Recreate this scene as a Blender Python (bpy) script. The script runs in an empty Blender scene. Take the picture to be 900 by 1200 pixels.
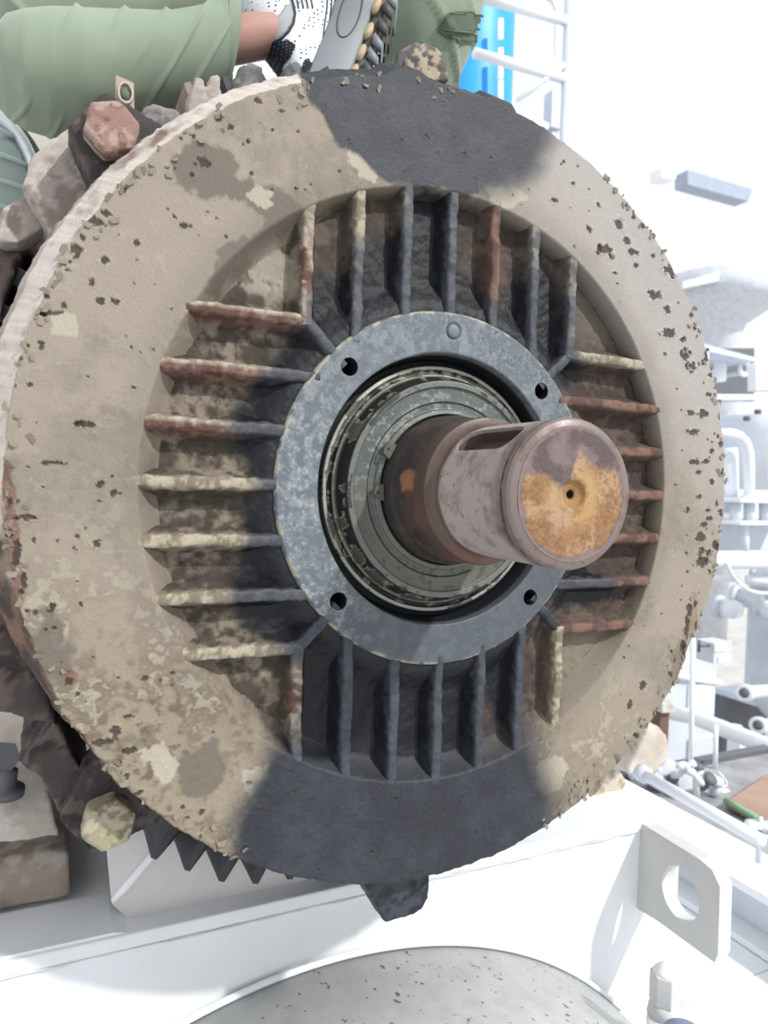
import bpy, bmesh, math, random
import numpy as np
from mathutils import Vector, Matrix
random.seed(7); rng = np.random.default_rng(7)
C = bpy.context.scene.collection
sc = bpy.context.scene
PI = math.pi

# ------------------------------------------------------------------ camera
CAM = np.array([-0.41139, -0.71807, 0.003235]); YAW, PIT, ROL, FPX = -0.435429, -0.037068, -0.029162, 844.97
def rotm(a, b, c):
    ca, sa, cb, sb, cc, s2 = math.cos(a), math.sin(a), math.cos(b), math.sin(b), math.cos(c), math.sin(c)
    return (np.array([[ca,-sa,0],[sa,ca,0],[0,0,1]]) @ np.array([[1,0,0],[0,cb,-sb],[0,sb,cb]])
            @ np.array([[cc,0,s2],[0,1,0],[-s2,0,cc]]))
RM = rotm(YAW, PIT, ROL)
cam = bpy.data.cameras.new('camera'); camo = bpy.data.objects.new('camera', cam); C.objects.link(camo)
cam.sensor_fit = 'AUTO'; cam.sensor_width = 36; cam.lens = FPX/1200*36
m4 = Matrix.Identity(4)
for r in range(3):
    m4[r][0] = RM[r,0]; m4[r][1] = RM[r,2]; m4[r][2] = -RM[r,1]; m4[r][3] = CAM[r]
camo.matrix_world = m4
cam.dof.use_dof = True; cam.dof.focus_distance = 0.80; cam.dof.aperture_fstop = 7.0
cam.clip_start = 0.02; cam.clip_end = 300
sc.camera = camo
def at(px, py, ax, val):
    """the 3D point that pixel (px, py) of the photograph shows on the plane x/y/z = val"""
    d = RM @ np.array([(px-450)/FPX, 1, -(py-600)/FPX]); k = 'xyz'.index(ax)
    return CAM + (val-CAM[k])/d[k]*d
def xz(px, py, y=0.0):
    q = at(px, py, 'y', y); return (float(q[0]), float(q[2]))

# ------------------------------------------------------------------ light
w = bpy.data.worlds.new('world'); sc.world = w; w.use_nodes = True
bg = w.node_tree.nodes['Background']; bg.inputs[0].default_value = (0.93, 0.965, 1.0, 1); bg.inputs[1].default_value = 1.12
SUN = Vector((0.60, -1.0, 1.02)).normalized()
sl = bpy.data.lights.new('sun', 'SUN'); sl.energy = 3.4; sl.angle = math.radians(2.0); sl.color = (1.0, 0.982, 0.958)
so = bpy.data.objects.new('sun', sl); C.objects.link(so); so.rotation_euler = SUN.to_track_quat('Z', 'Y').to_euler(); so.location = (3, -5, 5)
vs = sc.view_settings; vs.view_transform = 'Standard'; vs.look = 'None'; vs.gamma = 1; vs.use_curve_mapping = False; vs.exposure = 0.0

# ------------------------------------------------------------------ colour and noise
FEXP = 1.40
def lin(c):
    c = np.asarray(c, float)/255.0
    return np.where(c <= .04045, c/12.92, ((c+.055)/1.055)**2.4)
def alb(r, g, b, f=FEXP): return np.clip(lin((r, g, b))/f, 0.002, .9)
def alb4(r, g, b, f=FEXP): return tuple(float(v) for v in alb(r, g, b, f)) + (1.0,)
_T = rng.random((64, 64, 64))
def vn(p, f):
    q = np.asarray(p)*f + 100.0; i = np.floor(q).astype(int); t = q-i; t = t*t*(3-2*t); i0 = i & 63; i1 = (i+1) & 63
    o = 0
    for a in (0, 1):
        for b in (0, 1):
            for c in (0, 1):
                o = o + (_T[(i1 if a else i0)[:,0], (i1 if b else i0)[:,1], (i1 if c else i0)[:,2]]
                    * (t[:,0] if a else 1-t[:,0]) * (t[:,1] if b else 1-t[:,1]) * (t[:,2] if c else 1-t[:,2]))
    return o
def fbm(p, f, o=4, off=0.0):
    s = 0; a = 1; n = 0; p = np.asarray(p)+off
    for k in range(o): s = s+a*vn(p, f*2.03**k); n += a; a *= .55
    return s/n
def sstep(x, a, b):
    t = np.clip((x-a)/(b-a), 0, 1); return t*t*(3-2*t)
def sdf(P, poly):
    P = np.asarray(P); n = len(poly); d = np.full(len(P), 1e9); ins = np.zeros(len(P), bool)
    for i in range(n):
        a = np.array(poly[i]); b = np.array(poly[(i+1) % n]); e = b-a; v = P-a
        t = np.clip((v@e)/(e@e+1e-12), 0, 1); q = v-t[:,None]*e; d = np.minimum(d, (q*q).sum(1))
        c = ((a[1] > P[:,1]) != (b[1] > P[:,1]))
        with np.errstate(divide='ignore', invalid='ignore'):
            xi = (b[0]-a[0])*(P[:,1]-a[1])/(b[1]-a[1]+1e-15)+a[0]
        ins ^= c & (P[:,0] < xi)
    return np.where(ins, -1, 1)*np.sqrt(d)
def pxpoly(pts, y=0.0): return [xz(a, b, y) for a, b in pts]
def mix(a, b, t):
    a = np.asarray(a, float); b = np.asarray(b, float)
    if a.ndim == 1: a = a[None, :]
    return a*(1-t[:,None]) + b*t[:,None]

# ------------------------------------------------------------------ materials
def nodes(name):
    m = bpy.data.materials.new(name); m.use_nodes = True; nt = m.node_tree
    return m, nt, nt.nodes['Principled BSDF']
def mnoise(nt, scale, detail=4, rough=.6):
    t = nt.nodes.new('ShaderNodeTexCoord'); n = nt.nodes.new('ShaderNodeTexNoise')
    n.inputs['Scale'].default_value = scale; n.inputs['Detail'].default_value = detail; n.inputs['Roughness'].default_value = rough
    nt.links.new(t.outputs['Object'], n.inputs['Vector']); return n
def ramp(nt, src, stops):
    r = nt.nodes.new('ShaderNodeValToRGB'); e = r.color_ramp.elements
    while len(e) > 1: e.remove(e[-1])
    e[0].position = stops[0][0]; e[0].color = stops[0][1]
    for p, c in stops[1:]:
        x = e.new(p); x.color = c
    nt.links.new(src, r.inputs[0]); return r
def mixc(nt, fac, a, b, mode='MIX'):
    m = nt.nodes.new('ShaderNodeMix'); m.data_type = 'RGBA'; m.blend_type = mode
    for s, v in ((m.inputs[0], fac), (m.inputs[6], a), (m.inputs[7], b)):
        if hasattr(v, 'is_linked') or hasattr(v, 'links'): nt.links.new(v, s)
        else: s.default_value = v
    return m.outputs[2]
def bump(nt, bs, src, strength, dist):
    b = nt.nodes.new('ShaderNodeBump'); b.inputs['Strength'].default_value = strength; b.inputs['Distance'].default_value = dist
    nt.links.new(src, b.inputs['Height']); nt.links.new(b.outputs[0], bs.inputs['Normal'])
def vcol_mat(name, bs_=.5, bscale=500, metallic=0.0):
    m, nt, p = nodes(name)
    a = nt.nodes.new('ShaderNodeAttribute'); a.attribute_name = 'Col'
    n = mnoise(nt, bscale, 5, .65); n2 = mnoise(nt, 90, 4, .6)
    r = ramp(nt, n.outputs[0], [(.3, (.84,.835,.83,1)), (.7, (1.12,1.12,1.12,1))])
    c = mixc(nt, 1.0, a.outputs['Color'], r.outputs[0], 'MULTIPLY')
    nt.links.new(c, p.inputs['Base Color']); nt.links.new(a.outputs['Alpha'], p.inputs['Roughness'])
    p.inputs['Metallic'].default_value = metallic; p.inputs['Specular IOR Level'].default_value = .35
    ad = nt.nodes.new('ShaderNodeMath'); ad.operation = 'ADD'
    nt.links.new(n.outputs[0], ad.inputs[0]); nt.links.new(n2.outputs[0], ad.inputs[1])
    bump(nt, p, ad.outputs[0], bs_, .0012)
    return m
M_CAST = vcol_mat('weathered_cast_paint', .55, 650)
M_HUB = vcol_mat('hub_ring_paint', .4, 500)
M_SEAL = vcol_mat('bearing_cover_metal', .25, 600, .35)
def plain(name, col, rough=.6, metal=0.0, var=.12, scale=12, bstr=.15, bdist=.002, spots=None, sscale=60, sth=.68, spec=.4):
    m, nt, p = nodes(name); n = mnoise(nt, scale, 5)
    c0 = tuple(v*(1-var) for v in col[:3])+(1,); c1 = tuple(min(1, v*(1+var)) for v in col[:3])+(1,)
    out = ramp(nt, n.outputs[0], [(.3, c0), (.7, c1)]).outputs[0]
    if spots:
        n2 = mnoise(nt, sscale, 3, .55); f = ramp(nt, n2.outputs[0], [(sth, (0,0,0,1)), (sth+.015, (1,1,1,1))])
        out = mixc(nt, f.outputs[0], out, spots)
    nt.links.new(out, p.inputs['Base Color']); p.inputs['Roughness'].default_value = rough; p.inputs['Metallic'].default_value = metal
    p.inputs['Specular IOR Level'].default_value = spec
    bump(nt, p, n.outputs[0], bstr, bdist); return m
M_WHITE = plain('white_skid_paint', (.80,.82,.84), .45, var=.04, scale=8, spots=(.30,.26,.25,1), sscale=70, sth=.80)
M_WHITE2 = plain('white_equipment_paint', (.84,.87,.92), .4, var=.05, scale=5)
M_GREYW = plain('pale_grey_equipment_paint', (.62,.66,.72), .45, var=.08, scale=6)
M_LUG = plain('lug_plate_paint', (.62,.62,.61), .5, var=.05, scale=15, spots=(.22,.17,.14,1), sscale=60, sth=.78)
M_DRUM = plain('speckled_grey_white_paint', (.62,.62,.605), .55, var=.10, scale=30, spots=(.17,.17,.17,1), sscale=85, sth=.655)
M_PANEL = plain('grey_pink_plate_paint', (.60,.57,.56), .55, var=.06, scale=10)
M_DARK = plain('dark_opening', (.012,.012,.014), .8)
M_DKST = plain('dark_grey_steel', (.14,.145,.16), .6)
M_GRAT = plain('grey_deck_plate', (.33,.33,.34), .7, var=.3, scale=9)
M_CONC = plain('pale_concrete', (.52,.51,.49), .8, var=.15, scale=3)
M_BROWN = plain('red_brown_deck', (.38,.25,.19), .7, var=.2, scale=5)
M_GREEN = plain('green_paint', (.25,.48,.28), .6)
M_BEIGE = plain('beige_wall_paint', alb4(205,198,182), .7, var=.05)
M_BLUE = plain('bright_blue_paint', (.02,.34,.86), .45, var=.05)
M_BEAM = plain('blue_grey_steel', (.36,.41,.50), .6)
M_COL = plain('pale_column_concrete', (.62,.64,.69), .8)

# ------------------------------------------------------------------ object helpers
def link(name, me, mat, parent=None, smooth=True):
    o = bpy.data.objects.new(name, me); C.objects.link(o)
    if mat: me.materials.append(mat)
    if parent is not None: o.parent = parent; o.matrix_parent_inverse = parent.matrix_basis.inverted()
    if smooth: me.shade_smooth()
    return o
def tag(o, label, cat=None, group=None, kind=None):
    if label: o['label'] = label
    if cat: o['category'] = cat
    if group: o['group'] = group
    if kind: o['kind'] = kind
    return o
def thing(name, label, cat, loc=(0,0,0), group=None):
    o = bpy.data.objects.new(name, None); C.objects.link(o); o.location = loc; o.empty_display_size = .05
    return tag(o, label, cat, group)
def part(name, me, mat, par, smooth=True, label=None):
    """child of par whose mesh coordinates are world coordinates"""
    o = bpy.data.objects.new(name, me); C.objects.link(o)
    if mat and not me.materials: me.materials.append(mat)
    o.parent = par; off = Vector(par.location)
    q = par.parent
    while q: off += Vector(q.location); q = q.parent
    o.location = -off
    if smooth: me.shade_smooth()
    if label: o['label'] = label
    return o
def mesh_np(name, V, F):
    V = np.asarray(V, np.float32); F = np.asarray(F, np.int32)
    me = bpy.data.meshes.new(name); k = F.shape[1]
    me.vertices.add(len(V)); me.vertices.foreach_set('co', V.ravel())
    me.loops.add(F.size); me.loops.foreach_set('vertex_index', F.ravel())
    me.polygons.add(len(F)); me.polygons.foreach_set('loop_start', np.arange(0, F.size, k, dtype=np.int32))
    me.update(calc_edges=True); me.validate(); return me
def setcol(me, col, rough):
    a = me.color_attributes.new('Col', 'FLOAT_COLOR', 'POINT'); n = len(me.vertices)
    buf = np.ones((n, 4), np.float32); buf[:, :3] = np.clip(col, 0, 1); buf[:, 3] = rough
    a.data.foreach_set('color', buf.ravel())
def getco(me):
    v = np.empty(len(me.vertices)*3, np.float32); me.vertices.foreach_get('co', v); return v.reshape(-1, 3).astype(float)
def grid_faces(n, m, wrap=False):
    a = np.arange(n); a2 = (a+1) % n if wrap else a[:-1]+1
    if not wrap: a = a[:-1]
    j = np.arange(m-1)
    A, J = np.meshgrid(a, j, indexing='ij'); A2, _ = np.meshgrid(a2, j, indexing='ij')
    return np.stack([A*m+J, A*m+J+1, A2*m+J+1, A2*m+J], -1).reshape(-1, 4)
def polar(prof, nth, name):
    """surface of revolution about the y axis, prof = array of (r, y)"""
    prof = np.asarray(prof, float); th = np.linspace(0, 2*PI, nth, endpoint=False); m = len(prof)
    T, R = np.meshgrid(th, prof[:,0], indexing='ij'); Y = np.broadcast_to(prof[:,1], T.shape)
    V = np.stack([R*np.sin(T), Y, R*np.cos(T)], -1).reshape(-1, 3)
    return V, grid_faces(nth, m, True)
def dense(prof, step):
    out = []
    for a, b in zip(prof[:-1], prof[1:]):
        n = max(1, int(math.ceil(math.dist(a, b)/step)))
        for k in range(n): out.append((a[0]+(b[0]-a[0])*k/n, a[1]+(b[1]-a[1])*k/n))
    out.append(prof[-1]); return out
def bm2me(bm, name):
    bmesh.ops.recalc_face_normals(bm, faces=bm.faces); me = bpy.data.meshes.new(name); bm.to_mesh(me); bm.free(); return me
def bm_box(bm, lo, hi, rot=None, pivot=None, bevel=0):
    vs_ = [bm.verts.new((x, y, z)) for x in (lo[0], hi[0]) for y in (lo[1], hi[1]) for z in (lo[2], hi[2])]
    fs = [bm.faces.new([vs_[i] for i in f]) for f in ((0,1,3,2),(4,6,7,5),(0,4,5,1),(2,3,7,6),(0,2,6,4),(1,5,7,3))]
    if bevel:
        es = list({e for f in fs for e in f.edges}); r = bmesh.ops.bevel(bm, geom=es, offset=bevel, segments=2, affect='EDGES', profile=.5)
    if rot is not None:
        bmesh.ops.rotate(bm, verts=[v for v in bm.verts if v.is_valid], cent=pivot, matrix=rot)
def box(lo, hi, bevel=0, name='box'):
    bm = bmesh.new(); bm_box(bm, lo, hi, bevel=bevel); return bm2me(bm, name)
def frame_of(d):
    d = Vector(d).normalized(); u = d.orthogonal().normalized(); return d, u, d.cross(u)
def bm_tube(bm, pts, r, n=14, caps=True):
    pts = [Vector(p) for p in pts]; rs = r if isinstance(r, (list, tuple)) else [r]*len(pts); rings = []; u = None
    for i, p in enumerate(pts):
        d = (pts[min(i+1, len(pts)-1)]-pts[max(i-1, 0)]).normalized()
        u = d.orthogonal().normalized() if u is None else (u-d*u.dot(d)).normalized()
        v = d.cross(u)
        rings.append([bm.verts.new(p+(u*math.cos(2*PI*k/n)+v*math.sin(2*PI*k/n))*rs[i]) for k in range(n)])
    for a, b in zip(rings[:-1], rings[1:]):
        for k in range(n): bm.faces.new((a[k], a[(k+1) % n], b[(k+1) % n], b[k]))
    if caps: bm.faces.new(rings[0][::-1]); bm.faces.new(rings[-1])
def tube(pts, r, n=14, name='tube'):
    bm = bmesh.new(); bm_tube(bm, pts, r, n); return bm2me(bm, name)
def arc_pts(a, b, c, n=8):
    a, b, c = Vector(a), Vector(b), Vector(c); return [(a*(1-t)**2+b*2*t*(1-t)+c*t*t) for t in [k/n for k in range(n+1)]]
def bm_prism(bm, poly, ax, lo, hi, bevel=0):
    """poly in the two other axes (in order), extruded along ax"""
    def v3(p, t): return {'x': (t, p[0], p[1]), 'y': (p[0], t, p[1]), 'z': (p[0], p[1], t)}[ax]
    A = [bm.verts.new(v3(p, lo)) for p in poly]; B = [bm.verts.new(v3(p, hi)) for p in poly]; n = len(poly)
    fs = [bm.faces.new(A), bm.faces.new(B[::-1])]
    for k in range(n): fs.append(bm.faces.new((A[k], B[k], B[(k+1) % n], A[(k+1) % n])))
    bmesh.ops.recalc_face_normals(bm, faces=fs)
    if bevel: bmesh.ops.bevel(bm, geom=list({e for f in fs for e in f.edges}), offset=bevel, segments=2, affect='EDGES', profile=.5)
def prism(poly, ax, lo, hi, bevel=0, name='prism'):
    bm = bmesh.new(); bm_prism(bm, poly, ax, lo, hi, bevel); return bm2me(bm, name)
def lathe(axis_o, axis_d, prof, n=32, name='lathe', cap=True):
    """prof (r, t) along direction axis_d from axis_o"""
    d, u, v = frame_of(axis_d); o = Vector(axis_o); bm = bmesh.new(); rings = []
    for r, t in prof:
        if r < 1e-6: rings.append([bm.verts.new(o+d*t)])
        else: rings.append([bm.verts.new(o+d*t+(u*math.cos(2*PI*k/n)+v*math.sin(2*PI*k/n))*r) for k in range(n)])
    for a, b in zip(rings[:-1], rings[1:]):
        for k in range(n):
            k2 = (k+1) % n
            if len(a) == 1 and len(b) == 1: continue
            if len(a) == 1: bm.faces.new((a[0], b[k2], b[k]))
            elif len(b) == 1: bm.faces.new((a[k], a[k2], b[0]))
            else: bm.faces.new((a[k], a[k2], b[k2], b[k]))
    for rg in (rings[0], rings[-1]):
        if len(rg) > 1 and cap: bm.faces.new(rg)
    return bm2me(bm, name)
def apply_mods(me, mods, name):
    o = bpy.data.objects.new('tmp', me); C.objects.link(o)
    for typ, kw in mods:
        m = o.modifiers.new('m', typ)
        for k, v in kw.items(): setattr(m, k, v)
    dg = bpy.context.evaluated_depsgraph_get(); out = bpy.data.meshes.new_from_object(o.evaluated_get(dg)); out.name = name
    bpy.data.objects.remove(o); return out
def cast(me, vox, amp, f, colfn, name):
    """voxel-remeshed rough casting with its own paint and rust colours per vertex"""
    me = apply_mods(me, [('REMESH', dict(mode='VOXEL', voxel_size=vox))], name)
    P = getco(me); nr = np.empty(len(P)*3, np.float32); me.vertices.foreach_get('normal', nr); nr = nr.reshape(-1, 3)
    P = P + nr*((fbm(P, f, 4)-.5)*2*amp)[:, None]
    me.vertices.foreach_set('co', P.astype(np.float32).ravel()); me.update()
    c, r = colfn(P); setcol(me, c, r); return me

# ================================================================== MOTOR
motor = thing('electric_motor', 'large corroded electric motor with beige and black endshield, radial cooling fins and bare rusty shaft', 'motor', (0, .6, -.59))
R = .45
TAN = alb(171,160,145); TAN2 = alb(150,140,125); GREYB = alb(126,117,107); CREAM = alb(198,189,171); NAVY = alb(50,53,61); NAVY2 = alb(66,70,79)
RUST = alb(104,74,65); RUSTL = alb(134,102,90); PEEL = alb(70,60,54); BROWN = alb(96,86,76); BROWNR = alb(92,74,68); BLACK = alb(32,34,40)
YEL = alb(160,148,126)
top_navy = pxpoly([(357,60),(470,40),(600,60),(660,150),(640,170),(622,208),(596,222),(575,226),(520,224),(470,220),(442,208),(415,178),(392,165),(380,135),(358,118)])
bot_navy = pxpoly([(262,1060),(272,965),(290,915),(312,874),(345,860),(420,880),(500,888),(580,872),(622,858),(640,900),(655,940),(650,990),(560,1060),(400,1080)])
soot_t = pxpoly([(350,400),(368,330),(400,318),(425,275),(480,262),(486,205),(540,205),(548,300),(585,355),(605,330),(640,300),(665,320),(672,400),(700,440),(640,470),(500,400),(380,440)])
soot_b = pxpoly([(340,700),(356,770),(352,880),(430,925),(520,925),(556,900),(572,800),(600,870),(612,870),(615,760),(650,700),(640,650),(500,700)])
soot_l = pxpoly([(352,378),(318,420),(300,445),(266,500),(288,540),(302,575),(285,640),(270,690),(290,740),(330,765),(360,790),(500,600),(450,420)])
navy_r = pxpoly([(640,650),(650,720),(700,715),(735,700),(700,660)])
grey_patches = [pxpoly(q) for q in ([(195,185),(225,160),(262,180),(300,215),(355,240),(360,262),(318,262),(280,235),(235,228),(205,215)],
    [(45,715),(62,705),(80,720),(84,770),(74,800),(55,790),(42,750)], [(215,890),(250,870),(262,900),(240,930),(215,925)],
    [(245,340),(262,300),(345,245),(352,262),(290,312),(262,350)])]
cream_patches = [pxpoly(q) for q in ([(290,228),(300,215),(316,226),(318,240),(302,244)], [(165,880),(185,868),(205,895),(198,912),(180,905)],
    [(290,905),(312,900),(316,922),(295,928)], [(60,372),(88,370),(92,395),(62,392)], [(405,175),(430,185),(445,205),(440,215),(420,212)],
    [(572,222),(600,216),(618,232),(600,245),(580,238)], [(625,900),(650,880),(668,900),(655,925),(635,930)])]
rust_edges = [pxpoly(q) for q in ([(0,540),(16,540),(22,620),(36,780),(20,790),(2,640)], [(30,800),(46,790),(80,850),(120,905),(105,930),(75,890)],
    [(80,790),(95,800),(92,830),(78,825)], [(780,770),(800,740),(812,700),(818,720),(805,790),(790,800)])]
# missing paint flakes (px, py, half width, half height)
chips = [(240,190,7,5),(225,205,3,3),(88,292,7,8),(110,258,10,6),(125,250,6,4),(97,278,4,4),(134,212,8,7),(145,222,4,3),(65,330,3,3),(50,345,7,5),(70,322,4,3),
 (22,385,6,20),(24,420,4,5),(100,497,15,3),(92,497,4,3),(62,542,13,2),(30,606,9,5),(52,366,8,3),(70,366,6,2),(125,306,8,5),(108,330,4,7),(118,352,5,4),(136,354,5,4),
 (134,577,4,4),(118,568,4,4),(112,637,5,5),(95,708,3,4),(20,650,5,16),(12,625,4,6),(28,680,3,8),(160,283,4,4),(215,265,4,3),(290,165,4,3),(330,130,4,3),(270,150,4,3),(302,118,4,3),(255,140,4,3),
 (120,870,14,4),(135,858,5,9),(110,895,6,6),(150,880,9,3),(170,795,4,3),(188,797,4,3),(150,840,5,3),(180,955,5,3),(160,930,6,4),(95,860,6,5),(140,925,6,4),
 (792,318,11,8),(742,296,6,4),(726,262,5,7),(735,282,5,4),(708,292,7,5),(701,292,3,6),(715,300,4,4),(768,346,7,6),(782,362,4,6),(690,268,4,4),(755,235,3,3),(650,235,4,3),
 (784,391,9,5),(800,398,4,3),(803,415,6,6),(811,430,6,6),(808,484,5,4),(823,485,6,5),(813,506,7,4),(835,528,3,3),(814,541,5,3),(827,541,4,4),(818,554,3,3),(834,565,3,4),(820,582,3,3),
 (806,598,3,3),(829,598,4,2),(831,607,4,3),(825,615,4,3),(821,630,6,5),(820,648,4,6),(829,648,3,4),(824,658,7,6),(808,715,3,10),(805,735,3,14),(800,760,3,12),(753,803,4,6),(738,825,3,5),
 (830,462,4,3),(836,405,4,4),(827,385,5,4),(820,368,4,4),(812,350,3,4),(845,490,4,6),(848,555,3,5),(845,520,3,4),(845,600,3,4),(838,640,3,6),(832,440,4,4),(828,420,3,4),
 (700,240,3,3),(672,215,3,3),(745,310,3,3),(765,300,3,3),(720,320,3,2),(780,415,3,3),(500,160,3,2),(545,180,3,2),(720,690,3,3)]
CH = [(xz(a, b), (abs(xz(a+wx, b)[0]-xz(a, b)[0]), abs(xz(a, b+hz)[1]-xz(a, b)[1]))) for a, b, wx, hz in chips]
for _ in range(90):
    t = rng.uniform(0, 2*PI); rr = R-abs(rng.normal(0, .012))-.002; s_ = rng.uniform(.0012, .0035)
    if math.cos(t) > .9 or math.cos(t) < -.85: continue
    CH.append(((rr*math.sin(t), rr*math.cos(t)), (s_, s_*rng.uniform(.7, 1.6))))
for _ in range(130):
    t = rng.uniform(0, 2*PI); rr = rng.uniform(.345, .44); s_ = rng.uniform(.0007, .0018)
    CH.append(((rr*math.sin(t), rr*math.cos(t)), (s_*1.3, s_)))
def navy_mask(P):
    q = P[:, [0, 2]]; n = (fbm(P, 60, 4)-.5); nb = (fbm(P, 14, 3, 3.1)-.5)
    soft = .004+.020*sstep(vn(P, 5.0), .45, .75)
    m = np.zeros(len(P))
    for pl in (top_navy, bot_navy):
        d = sdf(q, pl)+n*.012+nb*.022
        sf = np.where(q[:,0] > .03, .022, .003) if pl is top_navy else np.where(np.abs(q[:,0]+.03) > .1, .016, .010)
        sf = np.where((q[:,0] > .07) & (pl is bot_navy), .034, sf); m = np.maximum(m, 1-sstep(d, -sf, sf))
    return m
def soot_mask(P):
    q = P[:, [0, 2]]; n = (fbm(P, 45, 4, 7.7)-.5); m = np.zeros(len(P))
    for pl, s_ in ((soot_t, .012), (soot_b, .010), (soot_l, .012), (navy_r, .006)):
        m = np.maximum(m, 1-sstep(sdf(q, pl)+n*.03, -s_, s_))
    return m
def floor_col(P, holes=True):
    n1 = fbm(P, 110, 5, 1.3); n2 = fbm(P, 34, 5, 5.1); n3 = fbm(P, 160, 3, 9.0)
    c = mix(BROWN, BROWNR, sstep(n2+.25*sstep(P[:,0], -.1, .2)-.1, .35, .68)*.8); c = c*(.42+.62*n3)[:, None]
    left = sstep(-P[:,0], .14, .2)
    c = mix(c, alb(172,160,142), sstep(n1*.7+n2*.3, .42, .62)*(.2+.5*left)*sstep(n2, .35, .6)) if c.ndim > 1 else c
    rlow = sstep(P[:,0], .15, .2)*sstep(-P[:,2], .15, .2)
    c = mix(c, TAN2*1.0, rlow*.85)
    ru = sstep(P[:,0], .15, .2)*sstep(P[:,2], .16, .22)
    c = mix(c, GREYB, ru*.6)
    lu = sstep(-P[:,0], .16, .2)*sstep(P[:,2], .17, .21)
    c = mix(c, CREAM*.85, lu*sstep(n2, .4, .5)*.8)
    s_ = soot_mask(P); c = mix(c, BLACK*.75, s_)
    c = np.where((s_ > .5)[:,None], c*(.8+.5*n3)[:,None], c)
    nm = navy_mask(P); c = mix(c, NAVY, nm*.8)
    return c, .82-.35*np.maximum(s_, nm)
def face_col(P):
    q = P[:, [0, 2]]
    n1 = fbm(P, 8, 4); n2 = fbm(P, 40, 4, 2.2); n3 = fbm(P, 150, 3, 4.4); n4 = fbm(P, 420, 2, 8.1)
    c = mix(TAN, TAN2, sstep(n1*.6+n2*.4, .44, .62)*.8)
    low = sstep(-P[:,2]-.3*P[:,0], .12, .34)
    c = mix(c, mix(YEL, alb(142,130,112), sstep(n2, .42, .58)), low*.75) if False else c*(1-.75*low[:,None])+mix(YEL, alb(126,112,94), sstep(n2*.6+n3*.4, .42, .56)*(1-.6*sstep(P[:,0], 0, .15)))*(.75*low)[:,None]
    c = mix(c, CREAM, sstep(n2, .58, .64)*sstep(n3, .45, .6)*(.25+.5*low))
    c = mix(c, BROWN*1.2, sstep(n3, .60, .68)*(.18+.5*low)*sstep(n1, .4, .6))
    # pale lilac zone at the upper right, haze put into the colour
    ur = sstep(P[:,0]+P[:,2]*.9, .30, .55); c = mix(c, alb(194,189,186), ur*.75)
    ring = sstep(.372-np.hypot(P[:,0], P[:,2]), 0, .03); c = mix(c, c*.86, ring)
    for pl in grey_patches: c = mix(c, GREYB*.95, (1-sstep(sdf(q, pl)+(n2-.5)*.03+(n3-.5)*.01, -.002, .003))*.9)
    for pl in cream_patches: c = mix(c, CREAM*(1.0 if True else 1), (1-sstep(sdf(q, pl)+(n2-.5)*.02+(n3-.5)*.012, -.001, .001))*.85)
    nm = navy_mask(P)
    nv = mix(NAVY, NAVY2, sstep(n2*.5+n1*.5, .35, .65)*.8); nv = mix(nv, BLACK*1.3, sstep(n3, .55, .65)*.3)
    c = mix(c, nv, nm) if nv.ndim == 1 else c*(1-nm[:,None])+nv*nm[:,None]
    rm = np.zeros(len(P))
    for pl in rust_edges: rm = np.maximum(rm, 1-sstep(sdf(q, pl)+(n2-.5)*.03+(n3-.5)*.015, -.002, .002))
    rc = mix(RUSTL, RUST, sstep(n3, .4, .6)); rm = rm*np.where(P[:,0] > 0, .35, .85); c = c*(1-rm[:,None])+rc*rm[:,None]
    disp = -(rm*.0008)*n3 + nm*(n4-.5)*.0011*sstep(-P[:,2], 0, .2) + (n2-.5)*.0012*(1-nm)+low*(n3-.5)*.0010 + (n4-.5)*.0004
    rr_ = np.arange(len(P))
    for (cx, cz), (sx, sz) in CH:
        sel = np.nonzero((np.abs(q[:,0]-cx) < sx*2+.002) & (np.abs(q[:,1]-cz) < sz*2+.002))[0]
        if not len(sel): continue
        u = (q[sel,0]-cx)/max(sx, .0012); v = (q[sel,1]-cz)/max(sz, .0012)
        d = np.hypot(u, v)+(n3[sel]-.5)*1.6+(n4[sel]-.5)*1.0
        ins = 1-sstep(d, .85, 1.05); lip = np.exp(-((d-1.15)/.18)**2)
        k = 1-nm[sel]*.75
        c[sel] = c[sel]*(1-(ins*k)[:,None]*.9)+(PEEL*(.7+.8*n4[sel])[:,None])*(ins*k)[:,None]*.9
        c[sel] = c[sel]*(1+.18*(lip*k)[:,None])
        disp[sel] += -ins*.0011+lip*.0010
    return c, .80-.33*nm, disp

# --- endshield: flange face with rim, pocket wall, pocket floor
def rim_radius(th):
    P = np.stack([np.sin(th), np.zeros_like(th), np.cos(th)], -1)
    d = (fbm(P, 14, 4)-.5)*.004+(fbm(P, 60, 3)-.5)*.0028
    for (px, py, h, wd) in ((478,80,.009,.055),(590,108,.007,.042),(810,755,-.004,.05),(520,100,.000,.05),(60,850,.003,.03),(120,925,.003,.03)):
        a = math.atan2(*xz(px, py)); dd = np.abs((th-a+PI) % (2*PI)-PI); d = d+h*(1-sstep(dd, wd*.6, wd*1.25))
    return R+d
nth = 1800
rs_face = np.linspace(.3363, 1.0, 84)      # second number marks the rim
th = np.linspace(0, 2*PI, nth, endpoint=False); RR = rim_radius(th)
rows = []
for k in range(80):
    t = k/79; rows.append((.3363+(RR-.0015-.3363)*t, np.zeros(nth)))
rows.append((RR, np.full(nth, .0015)))
FLR = .004+.0155*sstep(np.cos(th)+.25*0, -.62, -.15)
for k in range(1, 15): rows.append((RR+FLR*k/14, np.full(nth, .0015+.0285*k/14)))
rows.append((RR+FLR*.66, np.full(nth, .033)))
for k in range(1, 12): rows.append((RR+FLR*(.72+.6*k/11), np.full(nth, .034+.026*k/11)))
rows.append((RR+FLR*.6, np.full(nth, .064)))
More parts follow.
